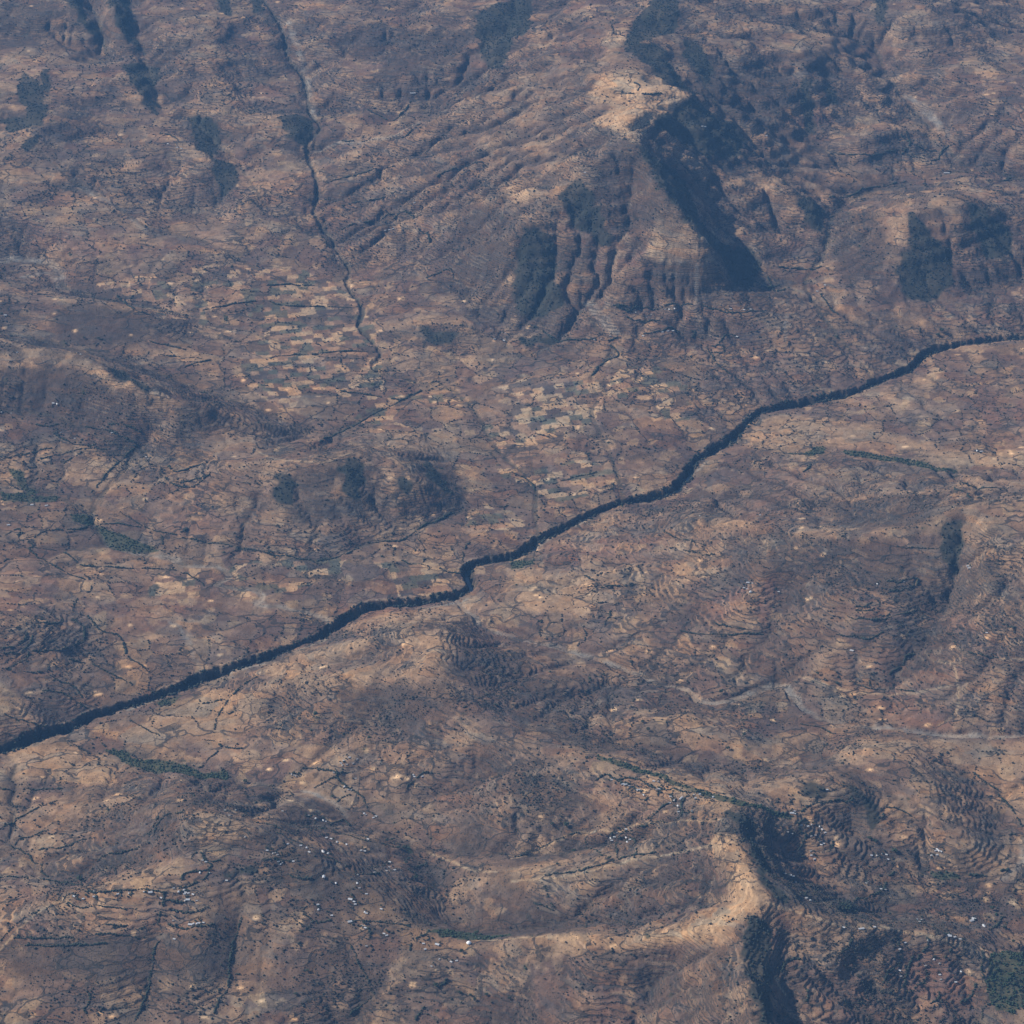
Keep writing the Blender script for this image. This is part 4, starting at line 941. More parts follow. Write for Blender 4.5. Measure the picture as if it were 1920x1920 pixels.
# ------------------------------------------------------------------ hedges
HEDGES = [
 [(120,1690),(130,1676),(160,1672),(185,1672),(225,1669),(262,1668),(285,1670),(305,1674),(311,1675)],
 [(3,1765),(12,1750),(30,1733),(60,1712),(90,1700),(105,1690),(113,1680)],
 [(148,1677),(146,1683),(152,1687)],[(181,1673),(182,1686)],[(229,1671),(228,1681),(220,1684)],[(249,1670),(247,1679),(240,1681)],
 [(311,1673),(308,1690),(302,1712),(298,1725),(296,1735)],[(312,1690),(322,1689),(340,1692),(358,1688)],[(318,1700),(330,1707),(355,1711),(375,1709),(390,1698)],
 [(346,1664),(355,1661),(372,1653),(387,1645),(393,1630),(395,1620),(385,1614),(380,1600),(372,1598),(363,1600),(358,1612)],
 [(384,1603),(387,1612),(400,1615),(415,1612)],[(130,1693),(150,1702),(175,1698),(200,1700),(230,1703),(255,1703)],[(318,1733),(335,1739),(360,1740),(385,1735),(398,1732)],
 [(342,1650),(345,1640),(362,1634),(380,1634),(391,1632)],[(200,1733),(225,1736),(255,1734),(275,1728)],[(230,1745),(262,1742),(275,1737)],[(30,1758),(90,1760),(130,1757),(180,1753),(230,1755),(260,1760)],
 [(50,1772),(100,1774),(150,1772),(200,1770)],[(0,1555),(25,1545),(60,1520),(85,1508),(115,1500)],[(30,1585),(40,1572),(65,1567),(90,1556)],[(0,1575),(30,1590),(55,1605),(62,1615),(75,1620),(80,1635),(90,1645)],
 [(75,1592),(110,1590),(130,1586),(150,1575),(180,1570)],[(0,1645),(40,1645),(90,1650),(130,1657),(160,1660)],[(0,1480),(40,1480),(80,1480),(120,1477)],
 [(255,1915),(270,1880),(277,1860),(283,1825),(292,1780),(300,1765)],[(172,1860),(168,1880),(160,1895),(170,1915)],[(430,1850),(432,1800),(440,1760),(455,1720)],[(400,1910),(410,1880),(425,1860)],
 [(185,1615),(200,1605),(225,1600),(260,1590)],[(290,1560),(300,1540),(320,1525),(350,1520)],[(280,1565),(290,1545),(300,1530)],
 [(527,1448),(545,1451),(562,1450),(572,1442),(600,1442),(628,1447),(632,1452),(645,1450),(665,1447)],[(632,1455),(640,1468),(652,1476),(668,1486),(682,1497),(687,1508),(689,1514)],
 [(630,1457),(600,1472),(590,1478)],[(635,1503),(645,1495),(662,1490)],[(765,1475),(780,1462),(795,1448)],[(800,1445),(815,1450),(828,1451)],[(480,1505),(505,1503),(525,1507)],
 [(575,1530),(595,1530)],[(620,1545),(640,1540),(650,1542),(656,1550)],[(600,1553),(630,1560),(665,1572),(690,1577),(720,1582),(745,1590),(760,1592)],[(495,1612),(520,1612),(540,1612)],[(545,1640),(560,1648),(585,1648)],
 [(590,1695),(575,1700),(568,1708),(577,1717),(588,1728),(600,1730),(620,1727),(650,1726),(690,1728),(740,1732),(770,1738)],[(585,1732),(583,1738),(572,1745),(560,1745)],[(690,1737),(695,1745),(692,1762)],
 [(770,1780),(775,1770),(785,1758),(803,1752)],[(806,1754),(808,1770)],[(782,1624),(795,1622),(803,1612)],[(650,1650),(670,1640),(700,1640),(712,1637)],[(480,1540),(500,1545),(540,1560),(560,1565)],[(520,1560),(560,1580),(600,1600),(640,1620)],
 [(660,1770),(672,1805),(690,1840),(700,1865),(675,1890),(650,1910)],[(839,1833),(835,1841),(825,1848)],[(780,1910),(800,1880),(790,1870)],
 [(1117,1461),(1137,1452),(1150,1460),(1165,1468),(1185,1474),(1210,1490)],[(1162,1460),(1180,1458),(1205,1465),(1215,1475),(1240,1478),(1262,1480),(1290,1487),(1310,1490),(1330,1498)],[(1215,1493),(1208,1502)],[(1240,1480),(1230,1492)],
 [(1262,1482),(1258,1492),(1268,1502),(1255,1507),(1240,1515),(1230,1525),(1220,1535)],[(1300,1490),(1282,1497),(1278,1510),(1278,1525),(1270,1535),(1240,1543),(1200,1552),(1185,1560),(1178,1565)],
 [(1175,1557),(1165,1562),(1158,1575),(1155,1590),(1158,1605)],[(1180,1570),(1190,1580),(1192,1595),(1190,1610)],[(1110,1562),(1096,1575),(1100,1590),(1130,1605)],[(1020,1660),(1030,1690),(1040,1705)],[(1000,1690),(1020,1700),(1038,1707)],[(1280,1521),(1300,1525)],[(1297,1527),(1297,1537)],
 [(960,1608),(1000,1596),(1050,1571),(1085,1561)],[(1020,1640),(1090,1633),(1150,1613),(1230,1598)],
 [(1500,1520),(1515,1512),(1545,1505),(1580,1503),(1595,1500),(1592,1490),(1575,1470),(1555,1460)],[(1507,1532),(1500,1540),(1500,1560),(1510,1565),(1505,1580),(1497,1600),(1510,1607)],[(1560,1575),(1558,1590),(1550,1605)],[(1440,1520),(1465,1525),(1490,1530)],
 [(1675,1632),(1665,1645),(1660,1660),(1648,1675),(1620,1685),(1600,1690)],[(1650,1515),(1655,1530),(1645,1545)],[(1660,1510),(1690,1520),(1720,1540)],[(1870,1490),(1890,1510),(1905,1530),(1918,1550)],[(1815,1440),(1850,1470),(1875,1485)],
 [(1736,1755),(1737,1775),(1725,1790),(1720,1800)],[(1735,1815),(1735,1835),(1720,1850),(1700,1860)],[(1840,1780),(1843,1800),(1840,1820),(1850,1845),(1880,1860)],[(1880,1866),(1860,1880),(1845,1890),(1840,1910)],[(1650,1850),(1665,1825),(1680,1815),(1690,1790)],[(1760,1860),(1755,1875),(1740,1885)],[(1800,1880),(1825,1860),(1830,1845)],
 [(1785,1775),(1775,1790),(1770,1800)],[(1570,1787),(1590,1775),(1600,1760)],[(1465,1820),(1467,1805),(1480,1800),(1500,1800)],[(1780,1640),(1820,1642),(1860,1640),(1890,1630)],[(1690,1850),(1710,1790)],[(1860,1740),(1880,1720)],[(1512,1852),(1513,1870),(1510,1880)],
 [(0,1005),(20,997),(35,993),(40,1000),(25,1005)],[(50,1008),(70,1003),(95,993),(130,993),(160,988),(178,982)],[(47,1010),(60,1025),(55,1030),(70,1045),(100,1060),(130,1077),(160,1087)],[(62,1027),(90,1030),(120,1037),(150,1058),(180,1063),(240,1066),(310,1067),(345,1075),(375,1090),(385,1100)],
 [(190,983),(210,982),(240,985),(262,988)],[(225,960),(260,982),(300,997),(340,1005),(380,1015),(410,1017)],[(415,1018),(440,1025),(480,1030),(500,1036),(545,1043),(585,1050),(610,1049),(650,1038),(670,1026)],[(690,1017),(750,1013),(785,990),(830,970),(850,960)],
 [(302,1002),(305,1022)],[(340,998),(350,990)],[(172,1098),(165,1110),(145,1122),(135,1145)],[(135,1160),(155,1175),(158,1190),(150,1205),(120,1215),(100,1220),(60,1220)],[(55,1224),(40,1240),(10,1255)],[(10,1225),(40,1222),(55,1205),(60,1190)],[(0,1215),(30,1212),(45,1200),(48,1185)],[(70,1165),(100,1170),(118,1165),(112,1155)],
 [(165,1155),(185,1180),(220,1190),(232,1210),(240,1230),(260,1245),(280,1255)],[(130,1235),(170,1245),(200,1260),(250,1285)],[(45,1258),(90,1265),(110,1275),(140,1290),(160,1320)],[(80,1295),(120,1302),(160,1325)],[(245,1350),(260,1360),(290,1375),(305,1380)],
 [(402,1368),(405,1350),(415,1330),(425,1315),(450,1290),(480,1270)],[(370,1385),(400,1390),(417,1400)],[(424,1401),(440,1403),(455,1405)],[(416,1403),(400,1415),(380,1435),(372,1440)],[(380,1320),(400,1315),(422,1312)],[(10,1340),(50,1350),(90,1360)],
 [(868,1050),(870,1030),(880,1015)],[(825,1065),(840,1070),(865,1073)],[(715,1043),(750,1050),(775,1060)],[(1110,1095),(1130,1102),(1150,1098),(1190,1097)],[(1097,1080),(1115,1090)],[(1255,1178),(1290,1186),(1340,1190),(1380,1190),(1430,1188)],[(1245,995),(1260,1005),(1300,1015)],[(1260,1028),(1300,1035),(1340,1042)],
 [(1147,1145),(1140,1160),(1130,1175)],[(1095,1175),(1100,1195),(1085,1210)],[(1010,1165),(1050,1168)],[(1340,1168),(1370,1176),(1400,1178)],
 [(1625,1095),(1630,1105),(1660,1108),(1690,1105),(1715,1100),(1722,1085),(1690,1090),(1665,1090)],[(1590,1155),(1610,1160),(1640,1163),(1680,1155),(1720,1145)],[(1605,1138),(1625,1135),(1640,1128)],[(1605,1146),(1640,1143)],[(1570,1190),(1600,1193),(1630,1197),(1655,1185)],[(1680,1025),(1720,1028),(1760,1028)],
 [(1775,1190),(1800,1187)],[(1788,1194),(1795,1210),(1815,1222),(1845,1230),(1875,1232)],[(1570,1272),(1600,1280),(1630,1290),(1660,1293)],[(1680,1293),(1715,1297)],[(1632,1287),(1632,1270),(1645,1262)],[(1675,1290),(1675,1275),(1670,1260),(1690,1250),(1700,1232),(1725,1220)],[(1500,1358),(1540,1365),(1575,1380)],[(1880,1170),(1920,1180)],
 [(500,536),(540,533),(590,536)],[(505,565),(530,573),(600,575),(660,576),(680,570)],[(500,675),(520,668),(600,663),(640,659),(700,659)],[(790,733),(760,745),(730,762),(700,775),(670,795),(640,810),(625,817),(600,830)],[(640,735),(700,742),(750,750)],[(640,265),(700,262),(760,258),(790,232)],
 [(1147,576),(1165,573),(1178,577),(1172,582),(1155,578)],[(1168,590),(1185,580),(1200,576),(1240,575),(1280,572),(1298,571)],[(1315,574),(1350,582),(1370,587),(1400,585),(1430,583)],[(1168,592),(1195,603),(1225,602),(1243,595),(1245,585)],[(1205,630),(1240,620),(1265,617),(1275,623)],[(1280,621),(1300,620),(1302,628),(1295,632)],
 [(1000,615),(1010,617),(1040,637),(1080,638),(1110,636),(1125,640)],[(1140,640),(1155,632),(1155,625)],[(1140,643),(1152,655),(1158,668),(1140,675),(1125,685),(1115,697),(1108,705)],[(1325,648),(1345,647),(1355,632),(1370,628),(1385,632)],[(1325,650),(1330,660),(1355,663),(1357,650)],[(1332,662),(1345,685),(1370,700),(1400,717)],
 [(960,887),(985,898),(1000,910),(1004,918)],[(1028,911),(1060,900),(1090,893),(1120,885)],[(0,858),(30,855),(60,850),(80,842),(100,840)],[(75,862),(95,855),(130,848),(165,840),(200,843)],[(170,925),(200,890),(220,870),(250,840),(265,832)],[(315,875),(330,885),(350,880),(380,870)],[(330,905),(350,903),(380,895)],[(300,890),(330,912),(370,908),(395,885)],
 [(220,555),(245,575),(260,585),(280,590)],[(380,582),(430,572),(480,565)],[(345,690),(370,680),(395,675)],[(280,640),(320,650),(350,655)],[(300,665),(340,670),(380,672)],[(1555,370),(1620,355),(1700,340)],[(1565,290),(1620,290),(1680,285)],[(1690,255),(1720,275),(1760,282)],[(1700,290),(1750,302),(1770,280),(1790,270)],[(1700,248),(1705,270),(1690,290)],
 [(160,800),(200,808),(230,818),(255,835)],[(60,795),(90,800),(120,790)],[(100,810),(130,830),(180,835)],[(120,870),(150,850)],[(205,795),(240,800),(270,815)],[(1850,320),(1895,330),(1880,340),(1850,338)],[(1390,300+218),(1420,530),(1440,540),(1460,535)],[(1460,500),(1500,505),(1540,500)],[(1440,520),(1450,545),(1480,540)],[(1540,550),(1550,570),(1572,592)],
 [(740,408),(760,398),(790,405)],[(785,430),(800,440),(803,455),(790,465)],[(640,430),(700,420),(740,400)],[(640,385),(700,375),(740,360)],[(620,340),(680,325),(740,312)],[(800,520),(840,505),(852,520),(845,530)],
 [(820,330),(860,320),(905,305)],[(690,205),(720,222),(740,225),(770,190)],[(300,250),(320,255),(335,262)],[(1190,155),(1200,160),(1195,170)],[(1165,172),(1200,176),(1240,176)],
 [(1630,850),(1700,868),(1760,884),(1800,892)],[(1800,905),(1850,915),(1900,912)],[(1790,915),(1815,930),(1840,935)],[(1480,850),(1510,852),(1545,848)],[(1500,890),(1515,880),(1520,872)],
]
hx = []
for L in HEDGES:
    q_ = np.array(L, float)
    hx.append((L, where(q_[:, 0].mean(), q_[:, 1].mean())))
by_place = {}
for i, (L, w) in enumerate(hx): by_place.setdefault(w, []).append(i)
for w, idxs in by_place.items():
    idxs.sort(key=lambda i: np.mean([p[0] for p in hx[i][0]]))
    for k_, i in enumerate(idxs):
        L = hx[i][0]
        q_ = np.array(L, float); x_, y_ = curve(*hit(q_[:, 0], q_[:, 1]))
        seg = np.hypot(np.diff(x_), np.diff(y_)); cum = np.concatenate([[0], np.cumsum(seg)]); ln_ = cum[-1]
        dist = float(np.mean(y_))
        s_ = np.arange(0, ln_, 3.4)
        X = np.interp(s_, cum, x_) + rng.normal(0, 1.7, len(s_)) + (vnoise(s_, s_ * 0 + i, 30, 2) - 0.5) * 12; Y = np.interp(s_, cum, y_) + rng.normal(0, 1.7, len(s_)) + (vnoise(s_, s_ * 0 + i, 34, 4) - 0.5) * 12
        keepm = vnoise(s_ * 1.0, s_ * 0 + i * 37.0, 26, 5) > 0.24
        X, Y = X[keepm], Y[keepm]
        if len(X) < 3: continue
        ox, oy = float(X[0]), float(Y[0]); oz = float(ground_z(X[:1], Y[:1])[0])
        R = rng.uniform(2.0, 4.4, len(X)) * (0.55 + 0.9 * vnoise(X, Y, 45, 6)) * (1 + 0.35 * float(sm(8000, 15000, dist)))
        V, F = clumps(X - ox, Y - oy, ground_z(X, Y) - oz, R, 0.8)
        o = bpy.data.objects.new('hedge', mesh_from('hedge', V, F, [M_HEDGE])); COL.objects.link(o)
        o.location = (ox, oy, oz)
        bend = ln_ / (math.hypot(x_[-1] - x_[0], y_[-1] - y_[0]) + 1)
        shape = ('short ' if ln_ < 110 else 'long ' if ln_ > 420 else '') + ('looping' if bend > 1.6 else 'winding' if bend > 1.12 else 'straight')
        n = len(idxs)
        if len(w.split()) > 7: shape = shape.split()[-1]
        lab = f'{shape} dark hedge {w}' if n == 1 else f'{shape} hedge, {nth(k_, n)} of {NUM[n] if n < 21 else "the"} {w}'
        tag(o, lab, 'hedge', f'hedges {w}')

# ------------------------------------------------------------------ trees: tapered trunk with limbs under a broken crown of leaf clumps
def trunk_mesh(k):
    r_ = np.random.default_rng(100 + k)
    V, F = [], []
    def limb(p, q2, ra, rb):
        p, q2 = np.array(p, float), np.array(q2, float); d = q2 - p; d /= np.linalg.norm(d)
        u = np.cross(d, (0.3, 0.9, 0.1)); u /= np.linalg.norm(u); w = np.cross(d, u); b = len(V)
        for c, r in ((p, ra), (q2, rb)):
            for a in range(6): V.append(c + (u * math.cos(a * 1.047) + w * math.sin(a * 1.047)) * r)
        for a in range(6): F.append((b + a, b + (a + 1) % 6, b + 6 + (a + 1) % 6, b + 6 + a))
    limb((0, 0, -0.1), (0.03, 0.02, 0.55), 0.10, 0.07)
    for a in range(4):
        t = a * 1.57 + r_.uniform(-0.4, 0.4)
        limb((0.03, 0.02, 0.5), (0.5 * math.cos(t), 0.5 * math.sin(t), 0.95 + r_.uniform(0, 0.2)), 0.06, 0.025)
    return mesh_from('trunk', V, F, [M_BARK])
def crown_mesh(k):
    r_ = np.random.default_rng(200 + k); n = 46
    a = r_.uniform(0, 6.283, n); rad = np.sqrt(r_.random(n)) * 0.82; zz = r_.uniform(-0.3, 0.42, n) * (1 - rad * 0.6) + 1.05
    sq = r_.uniform(0.75, 1.1)
    V, F = clumps(rad * np.cos(a) * sq, rad * np.sin(a) / sq, zz - 0.12, r_.uniform(0.14, 0.30, n), 0.8)
    return mesh_from('crown', V, F, [M_TREE])
TRUNKS = [trunk_mesh(k) for k in range(5)]; CROWNS = [crown_mesh(k) for k in range(5)]
trees_n = 0
def tree(x, y, r, label, group):
    global trees_n
    k = trees_n % 5; trees_n += 1
    e = bpy.data.objects.new('tree', None); COL.objects.link(e)
    e.location = (x, y, float(ground_z(np.array([x]), np.array([y]))[0]) - 0.2)
    e.scale = (r, r, r * rng.uniform(0.85, 1.15)); e.rotation_euler = (0, 0, rng.uniform(0, 6.28))
    tag(e, label, 'tree', group)
    for nm, m in (('trunk', TRUNKS[k]), ('crown', CROWNS[k])):
        o = bpy.data.objects.new(nm, m); COL.objects.link(o); o.parent = e
BIG = [(818,1850,12),(862,1862,8),(882,1867,7),(890,1876,8),(912,1866,8),(955,1873,7),(865,1881,5),(780,1648,11),(762,1620,9),(767,1612,8),(725,1577,8),(735,1575,7),(747,1592,9),(624,1495,8),(893,1752,11),(865,1785,9),(576,1821,9),(552,1835,6),(555,1865,7),(460,1467,11),(150,1651,14),(112,1740,7),(125,1708,6),(1076,1597,10),(1045,1622,7),(1062,1551,13),(1035,1548,9),(1142,1611,9),(1216,1536,8),(1342,1538,6),(1677,1598,14),(1640,1581,10),(1630,1575,10),(1860,1706,10),(1883,1741,8),(1900,1766,8),(1533,1266,9),(1570,1283,9),(1590,1708,16),(1580,1702,12),(930,1324,10),(1500,1212,8),(1020,960,10),(935,1128,7),(1765,622,16),(1758,628,14),(1690,655,9),(20,1258,8),(505,1037,10),(515,1047,8),(158,630+5,9),(185,636,10),(700,725,12),(815,1010-3,6),(1395,1380,10),(1352,1300,12),(1365,1405,10),(1215,1370,10),(1205,1355,9)]
bp = {}
for a, b, r in BIG: bp.setdefault(where(a, b), []).append((a, b, r))
for w, lst in bp.items():
    lst.sort()
    for k_, (a, b, r) in enumerate(lst):
        x_, y_ = hit(a, b)
        n = len(lst)
        size = 'big' if r >= 11 else 'broad' if r >= 9 else 'small'
        tree(float(x_[0]), float(y_[0]), r * 0.92, f'{size} round dark tree {w}' if n == 1 else f'{size} round tree, {nth(k_, n)} of {NUM[n]} {w}', f'big trees {w}')

# ------------------------------------------------------------------ houses
M_WALL = plain('mud_plaster_wall', (0.30, 0.21, 0.15)); M_TIN = plain('zinc_roof_sheet', (0.46, 0.47, 0.48), 0.55, 0.0, 0.12, 0.4)
M_TIN2 = plain('weathered_roof_sheet', (0.30, 0.29, 0.28), 0.6, 0.0, 0.2, 0.4); M_THATCH = plain('thatch', (0.26, 0.22, 0.17)); M_DOOR = plain('door_wood', (0.05, 0.06, 0.05))
M_DOME = plain('white_cloth', (0.82, 0.82, 0.80), 0.7, 0.0, 0.04)
def box(V, F, x0, x1, y0, y1, z0, z1):
    b = len(V)
    V += [(x0, y0, z0), (x1, y0, z0), (x1, y1, z0), (x0, y1, z0), (x0, y0, z1), (x1, y0, z1), (x1, y1, z1), (x0, y1, z1)]
    F += [(b, b + 3, b + 2, b + 1), (b + 4, b + 5, b + 6, b + 7), (b, b + 1, b + 5, b + 4), (b + 1, b + 2, b + 6, b + 5), (b + 2, b + 3, b + 7, b + 6), (b + 3, b, b + 4, b + 7)]
def poly_mesh(name, V, F, mat):
    m = bpy.data.meshes.new(name); m.from_pydata([tuple(v) for v in V], [], F); m.update(); m.materials.append(mat); return m
def gable(L, W, H, rise):
    V, F = [], []
    l, w = L / 2, W / 2
    V += [(-l, -w, -3), (l, -w, -3), (l, w, -3), (-l, w, -3), (-l, -w, H), (l, -w, H), (l, w, H), (-l, w, H), (-l, 0, H + rise), (l, 0, H + rise)]
    F += [(0, 1, 5, 4), (2, 3, 7, 6), (1, 2, 6, 9, 5), (3, 0, 4, 8, 7)]
    wall = (V, F)
    V2, F2 = [], []
    l2, w2 = l + 0.6, w + 0.7; d = rise / w * 0.7; t = 0.15
    for s in (-1, 1):
        b = len(V2)
        V2 += [(-l2, 0, H + rise + 0.04), (l2, 0, H + rise + 0.04), (l2, s * w2, H - d + 0.04), (-l2, s * w2, H - d + 0.04)]
        V2 += [(-l2, 0, H + rise + 0.04 + t), (l2, 0, H + rise + 0.04 + t), (l2, s * w2, H - d + 0.04 + t), (-l2, s * w2, H - d + 0.04 + t)]
        f = [(0, 1, 2, 3), (4, 7, 6, 5), (0, 3, 7, 4), (1, 5, 6, 2), (2, 6, 7, 3)]
        F2 += [tuple(b + i for i in (g if s < 0 else g[::-1])) for g in f]
    V3, F3 = [], []
    box(V3, F3, -0.6, 0.6, -w - 0.08, -w + 0.02, 0, 2.0)
    return wall, (V2, F2), (V3, F3)
def round_hut(R, H, rise):
    V, F = [], []; n = 12
    for z in (-3, H):
        for a in range(n): V.append((R * math.cos(a * 6.2832 / n), R * math.sin(a * 6.2832 / n), z))
    F = [(a, (a + 1) % n, n + (a + 1) % n, n + a) for a in range(n)]
    V2 = [((R + 0.9) * math.cos(a * 6.2832 / n), (R + 0.9) * math.sin(a * 6.2832 / n), H - 0.5) for a in range(n)] + [(R * 0.45 * math.cos(a * 6.2832 / n), R * 0.45 * math.sin(a * 6.2832 / n), H + rise * 0.62) for a in range(n)] + [(0, 0, H + rise)]
    F2 = [(a, (a + 1) % n, n + (a + 1) % n, n + a) for a in range(n)] + [(n + a, n + (a + 1) % n, 2 * n) for a in range(n)]
    V3, F3 = [], []
    box(V3, F3, -0.5, 0.5, -R - 0.1, -R + 0.3, 0, 1.8)
    return (V, F), (V2, F2), (V3, F3)
KINDS = {}
for key, parts, rm in (('t', gable(8.5, 5.5, 2.6, 1.3), M_TIN), ('w', gable(7.5, 5.0, 2.5, 1.2), M_TIN2), ('l', gable(20, 6.5, 3.0, 1.6), M_TIN), ('b', gable(15, 9, 3.4, 2.2), M_TIN), ('h', gable(34, 10, 4.0, 2.6), M_TIN), ('r', round_hut(2.9, 2.2, 2.6), M_THATCH)):
    KINDS[key] = [poly_mesh('wall', *parts[0], M_WALL), poly_mesh('roof', *parts[1], rm), poly_mesh('door', *parts[2], M_DOOR)]
def house(x, y, key, rot, label, group, scale=1.0, name='house', cat='house'):
    e = bpy.data.objects.new(name, None); COL.objects.link(e)
    a = np.array([x, x + 4, x - 4, x, x]); b = np.array([y, y, y, y + 4, y - 4])
    e.location = (x, y, float(ground_z(a, b).mean()) + 0.3); e.rotation_euler = (0, 0, rot); e.scale = (scale,) * 3
    tag(e, label, cat, group)
    for nm, m in zip(('wall', 'roof', 'door'), KINDS[key]):
        o = bpy.data.objects.new(nm, m); COL.objects.link(o); o.parent = e
    return e
VILL = [
 ('along the hedge on the red spur', 't', [(139,1681),(156,1686),(176,1681),(175,1671),(221,1677),(242,1676),(271,1674),(282,1675,'b'),(302,1685)]),
 ('at the end of the red spur', 't', [(345,1669),(348,1673),(335,1674),(346,1677),(353,1675),(362,1677),(352,1687,'b'),(347,1690),(369,1690),(326,1665)]),
 ('on the rise above the red spur', 't', [(380,1614),(386,1617),(375,1637),(392,1637),(425,1651)]),
 ('in a row below the red spur', 't', [(357,1734,'b'),(363,1733),(369,1733),(373,1731),(381,1730),(327,1762),(325,1727)]),
 ('behind the bare lower left knob', 'w', [(422,1519),(430,1529),(442,1520),(460,1570)]),
 ('beyond the end of the green strip', 'w', [(547,1452),(552,1454),(555,1456),(626,1450),(530,1522)]),
 ('by the curved hedge, lower centre', 't', [(646,1476),(654,1481),(660,1482),(667,1460),(683,1526),(686,1528),(705,1531),(700,1534)]),
 ('by the diagonal hedge, lower centre', 't', [(777,1456),(792,1455),(775,1453)]),
 ('in the small wood above lower centre', 't', [(639,1431),(645,1427),(655,1422),(662,1432),(670,1425),(642,1435),(650,1434)]),
 ('along the top of the village slope', 't', [(579,1529),(592,1535),(606,1539),(610,1541),(612,1572),(621,1573),(632,1579),(650,1585),(686,1570),(690,1574)]),
 ('clustered on the village slope', 't', [(501,1595),(512,1601),(520,1604),(518,1599),(522,1616),(525,1620),(530,1617),(550,1616)]),
 ('halfway down the village slope', 't', [(539,1583),(564,1586),(575,1590),(580,1598),(606,1597,'b'),(615,1601),(677,1596),(684,1597)]),
 ('above the dark wedge of scrub', 't', [(731,1617),(730,1625),(740,1632),(725,1633),(702,1637),(670,1640)]),
 ('in the dark wedge of scrub', 't', [(607,1646,'b'),(630,1657),(670,1657),(674,1666),(687,1676),(715,1705)]),
 ('on the crest over the dark wedge', 't', [(657,1687,'b'),(664,1691),(666,1696),(684,1711),(687,1713)]),
 ('on the bare slope under the crest', 't', [(596,1696),(597,1706),(622,1717),(656,1729,'b'),(679,1736),(685,1740),(720,1751),(725,1754),(687,1775)]),
 ('around the white dome', 't', [(794,1770),(797,1780),(820,1771,'b'),(809,1812),(824,1799),(846,1805),(856,1802),(897,1760)]),
 ('in the ridge village, upper half', 't', [(1147,1462),(1169,1470,'l'),(1174,1472,'l'),(1180,1474),(1197,1482,'b'),(1193,1480),(1226,1465),(1234,1465),(1231,1480),(1236,1480),(1257,1495)]),
 ('in the ridge village, lower half', 't', [(1264,1502),(1255,1506),(1271,1511),(1272,1522),(1302,1490),(1304,1497),(1312,1490),(1337,1495),(1297,1521),(1207,1491)]),
 ('in the hamlet above the tan crest', 't', [(1146,1566),(1156,1562),(1145,1573),(1147,1577),(1174,1572),(1176,1580),(1181,1576),(1174,1555),(1152,1570)]),
 ('by the green trees right of crest', 't', [(1485,1525,'b'),(1490,1527),(1489,1522),(1551,1482),(1477,1560),(1485,1562)]),
 ('in the heart of the hollow village', 't', [(1502,1547),(1515,1550),(1522,1547),(1537,1550),(1542,1555),(1547,1562),(1521,1568),(1529,1567)]),
 ('at the hollow village lower end', 't', [(1537,1580),(1540,1584),(1544,1582),(1520,1596),(1521,1603),(1527,1610)]),
 ('above the stream at lower right', 't', [(1634,1605),(1644,1605),(1655,1602),(1662,1604),(1665,1612),(1624,1657),(1626,1654),(1652,1667),(1660,1669)]),
 ('on the rounded hill at lower right', 't', [(1746,1605),(1754,1597),(1759,1595,'l'),(1765,1597),(1757,1603)]),
 ('on the slope behind dark crest', 't', [(1472,1639),(1482,1642),(1487,1645),(1492,1655),(1512,1682),(1520,1689)]),
 ('along the crest road at lower right', 't', [(1582,1739),(1615,1742,'l'),(1640,1739),(1687,1780),(1697,1767),(1719,1727),(1724,1730),(1729,1725)]),
 ('on the pale yard at lower right', 'b', [(1822,1727),(1826,1724),(1845,1737)]),
 ('of the upper bottom right farms', 't', [(1740,1765),(1780,1756,'b'),(1790,1759),(1778,1754),(1800,1762)]),
 ('of the lower bottom right farms', 't', [(1735,1811),(1761,1807),(1751,1800),(1762,1827),(1764,1839),(1792,1841),(1687,1820),(1689,1831),(1802,1822)]),
 ('on the big right hill', 't', [(1815,1061,'b'),(1817,1066,'b'),(1597,1220,'b'),(1460,1110),(1645,1095),(1695,1091),(1850,1187)]),
 ('beside the mid right terraces', 't', [(1402,1092,'b'),(1411,1094),(1401,1104),(1407,1111,'b'),(1395,1102),(1312,967),(1425,966)]),
 ('in the oval enclosures', 't', [(1255,580,'b'),(1265,580,'b'),(1247,579),(1221,589),(1212,597),(1192,587)]),
 ('in the hamlets below the enclosures', 'b', [(1206,631),(1242,622),(1252,620),(1262,620),(1382,631),(1370,580),(1395,582),(1407,581)]),
 ('along the wash under the mountain', 't', [(1144,630),(1127,635),(1114,637)]),
 ('left of the wash under the mountain', 't', [(920,616),(942,625),(947,625),(927,637,'b'),(945,639,'b')]),
 ('above the right bank of the gorge', 'b', [(1832,846),(1840,847)]),
 ('left of the cone', 'b', [(1532,547),(1547,535)]),
 ('in the village below left crest', 't', [(100,756,'b'),(107,757,'b'),(21,775),(3,774),(10,645),(32,660),(151,665)]),
 ('in the walled fields at left', 't', [(210,811,'b'),(191,802),(174,835),(114,811),(140,822),(277,860),(274,856)]),
 ('by the green plots at left edge', 't', [(60,947,'b'),(87,949,'b'),(16,985,'b')]),
 ('on the mountain', 'b', [(1097,324),(1317,236),(1322,237),(1437,255)]),
 ('on the fan left of the mountain', 'b', [(722,432),(730,431),(737,430),(777,381)]),
 ('on the upper left ridge', 'b', [(332,277),(340,279),(315,270)]),
]
ROOF = {'t': 'pale roofed house', 'b': 'big bright roofed house', 'l': 'long low roofed house', 'w': 'dull grey roofed house'}
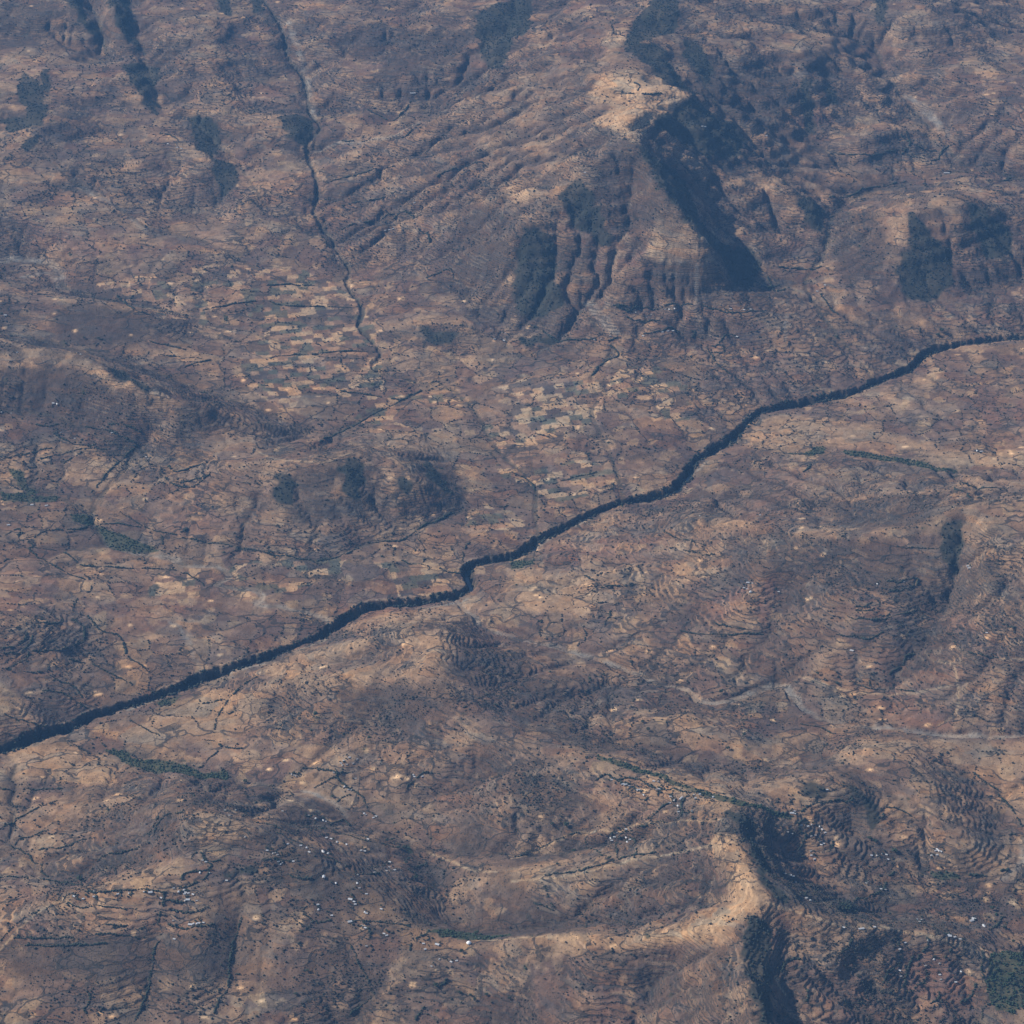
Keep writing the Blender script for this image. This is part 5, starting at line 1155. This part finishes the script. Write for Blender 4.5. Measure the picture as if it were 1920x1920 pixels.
for w, dk, lst in VILL:
    lst = sorted(lst); n = len(lst)
    ps = []
    for k_, p in enumerate(lst):
        key = p[2] if len(p) > 2 else dk
        if key == 't' and rng.random() < 0.28: key = 'w'
        x_, y_ = hit(p[0], p[1]); x_, y_ = float(x_[0]), float(y_[0])
        ps.append((x_, y_))
        house(x_, y_, key, rng.uniform(-0.5, 0.5) + (math.pi / 2 if rng.random() < 0.25 else 0), f'{ROOF[key]}, {nth(k_, n)} of {NUM[n]} {w}', f'houses {w}', 1.0 - 0.2 * float(sm(9000, 13000, y_)))
    for (x_, y_) in ps:
        if y_ > 13500: continue
        a = rng.uniform(0, 6.28); d = rng.uniform(9, 20)
        tree(x_ + d * math.cos(a), y_ + abs(d * math.sin(a)), rng.uniform(3.2, 5.6), f'dark bushy tree beside the tin roofs {w}', f'village trees {w}')
x_, y_ = hit(10, 592); house(float(x_[0]), float(y_[0]), 'b', 0.1, 'long white roofed hall near the left edge, under the dark slope', None, 1.0, 'hall', 'hall')
x_, y_ = hit(1277, 1498); house(float(x_[0]), float(y_[0]), 'h', 1.0, 'long pale hall standing at the lane in the ridge village', None, 0.62, 'hall', 'hall')
x_, y_ = hit(774, 176); house(float(x_[0]), float(y_[0]), 'h', 0.1, 'lone bright roof beside dark trees on the upper middle slope', None, 1.0, 'hall', 'hall')
x_, y_ = hit(1775, 324); house(float(x_[0]), float(y_[0]), 'h', 0.0, 'long bright roof on the far right valley floor', None, 1.0, 'hall', 'hall')
# the white domed church roof on the crest
x_, y_ = hit(879, 1769); x_, y_ = float(x_[0]), float(y_[0])
e = bpy.data.objects.new('church', None); COL.objects.link(e); e.location = (x_, y_, float(ground_z(np.array([x_]), np.array([y_]))[0]))
tag(e, 'round church with bright white domed roof on the crest, dark trees around it', 'church')
V, F = [], []; n = 16
for z in (-3, 4.2):
    for a in range(n): V.append((7.2 * math.cos(a * 6.2832 / n), 7.2 * math.sin(a * 6.2832 / n), z))
F = [(a, (a + 1) % n, n + (a + 1) % n, n + a) for a in range(n)]
V2, F2 = [], []
prof = [(9.0, 3.6), (8.2, 5.4), (6.4, 7.6), (3.8, 9.2), (1.2, 10.0)]
for r, z in prof:
    for a in range(n): V2.append((r * math.cos(a * 6.2832 / n), r * math.sin(a * 6.2832 / n), z))
V2.append((0, 0, 10.3))
for j in range(4): F2 += [(j * n + a, j * n + (a + 1) % n, (j + 1) * n + (a + 1) % n, (j + 1) * n + a) for a in range(n)]
F2 += [(4 * n + a, 4 * n + (a + 1) % n, 5 * n) for a in range(n)]
V3, F3 = [], []; box(V3, F3, -0.9, 0.9, -7.4, -7.0, 0, 2.8)
for nm, V_, F_, m in (('wall', V, F, M_WALL), ('roof', V2, F2, M_DOME), ('door', V3, F3, M_DOOR)):
    o = bpy.data.objects.new(nm, poly_mesh(nm, V_, F_, m)); COL.objects.link(o); o.parent = e
# pale sandbar in the gorge
q_ = np.array([(1703,683),(1711,677),(1716,671),(1721,667)], float)
sx2, sy2 = at_h(q_[:, 0], q_[:, 1], 0.0)
sx2, sy2 = curve(sx2, sy2, 6)
V, F = [], []
o = ribbon('sandbar', sx2, sy2, 9.0, np.full(len(sx2), -6.0), M_SAND)

# ------------------------------------------------------------------ haze: one closed box of even thin air
V, F = [], []
zmin = float(ZZ.min()) - 1.0
box(V, F, -62000, 62000, -3000, 86000, zmin - 20, CAMZ + 400)
hz = bpy.data.meshes.new('haze'); hz.from_pydata(V, [], F); hz.update()
hm = bpy.data.materials.new('haze_air'); hm.use_nodes = True
t = hm.node_tree; t.nodes.remove(t.nodes['Principled BSDF'])
pv = t.nodes.new('ShaderNodeVolumePrincipled')
pv.inputs['Color'].default_value = HAZE_C + (1,)
pv.inputs['Density'].default_value = HAZE_D
pv.inputs['Anisotropy'].default_value = 0.0
t.links.new(pv.outputs[0], t.nodes['Material Output'].inputs['Volume'])
hz.materials.append(hm)
ho = bpy.data.objects.new('haze', hz); COL.objects.link(ho); ho['kind'] = 'stuff'
tag(ho, 'thin blue haze hanging over the far valleys', 'haze', kind='stuff')
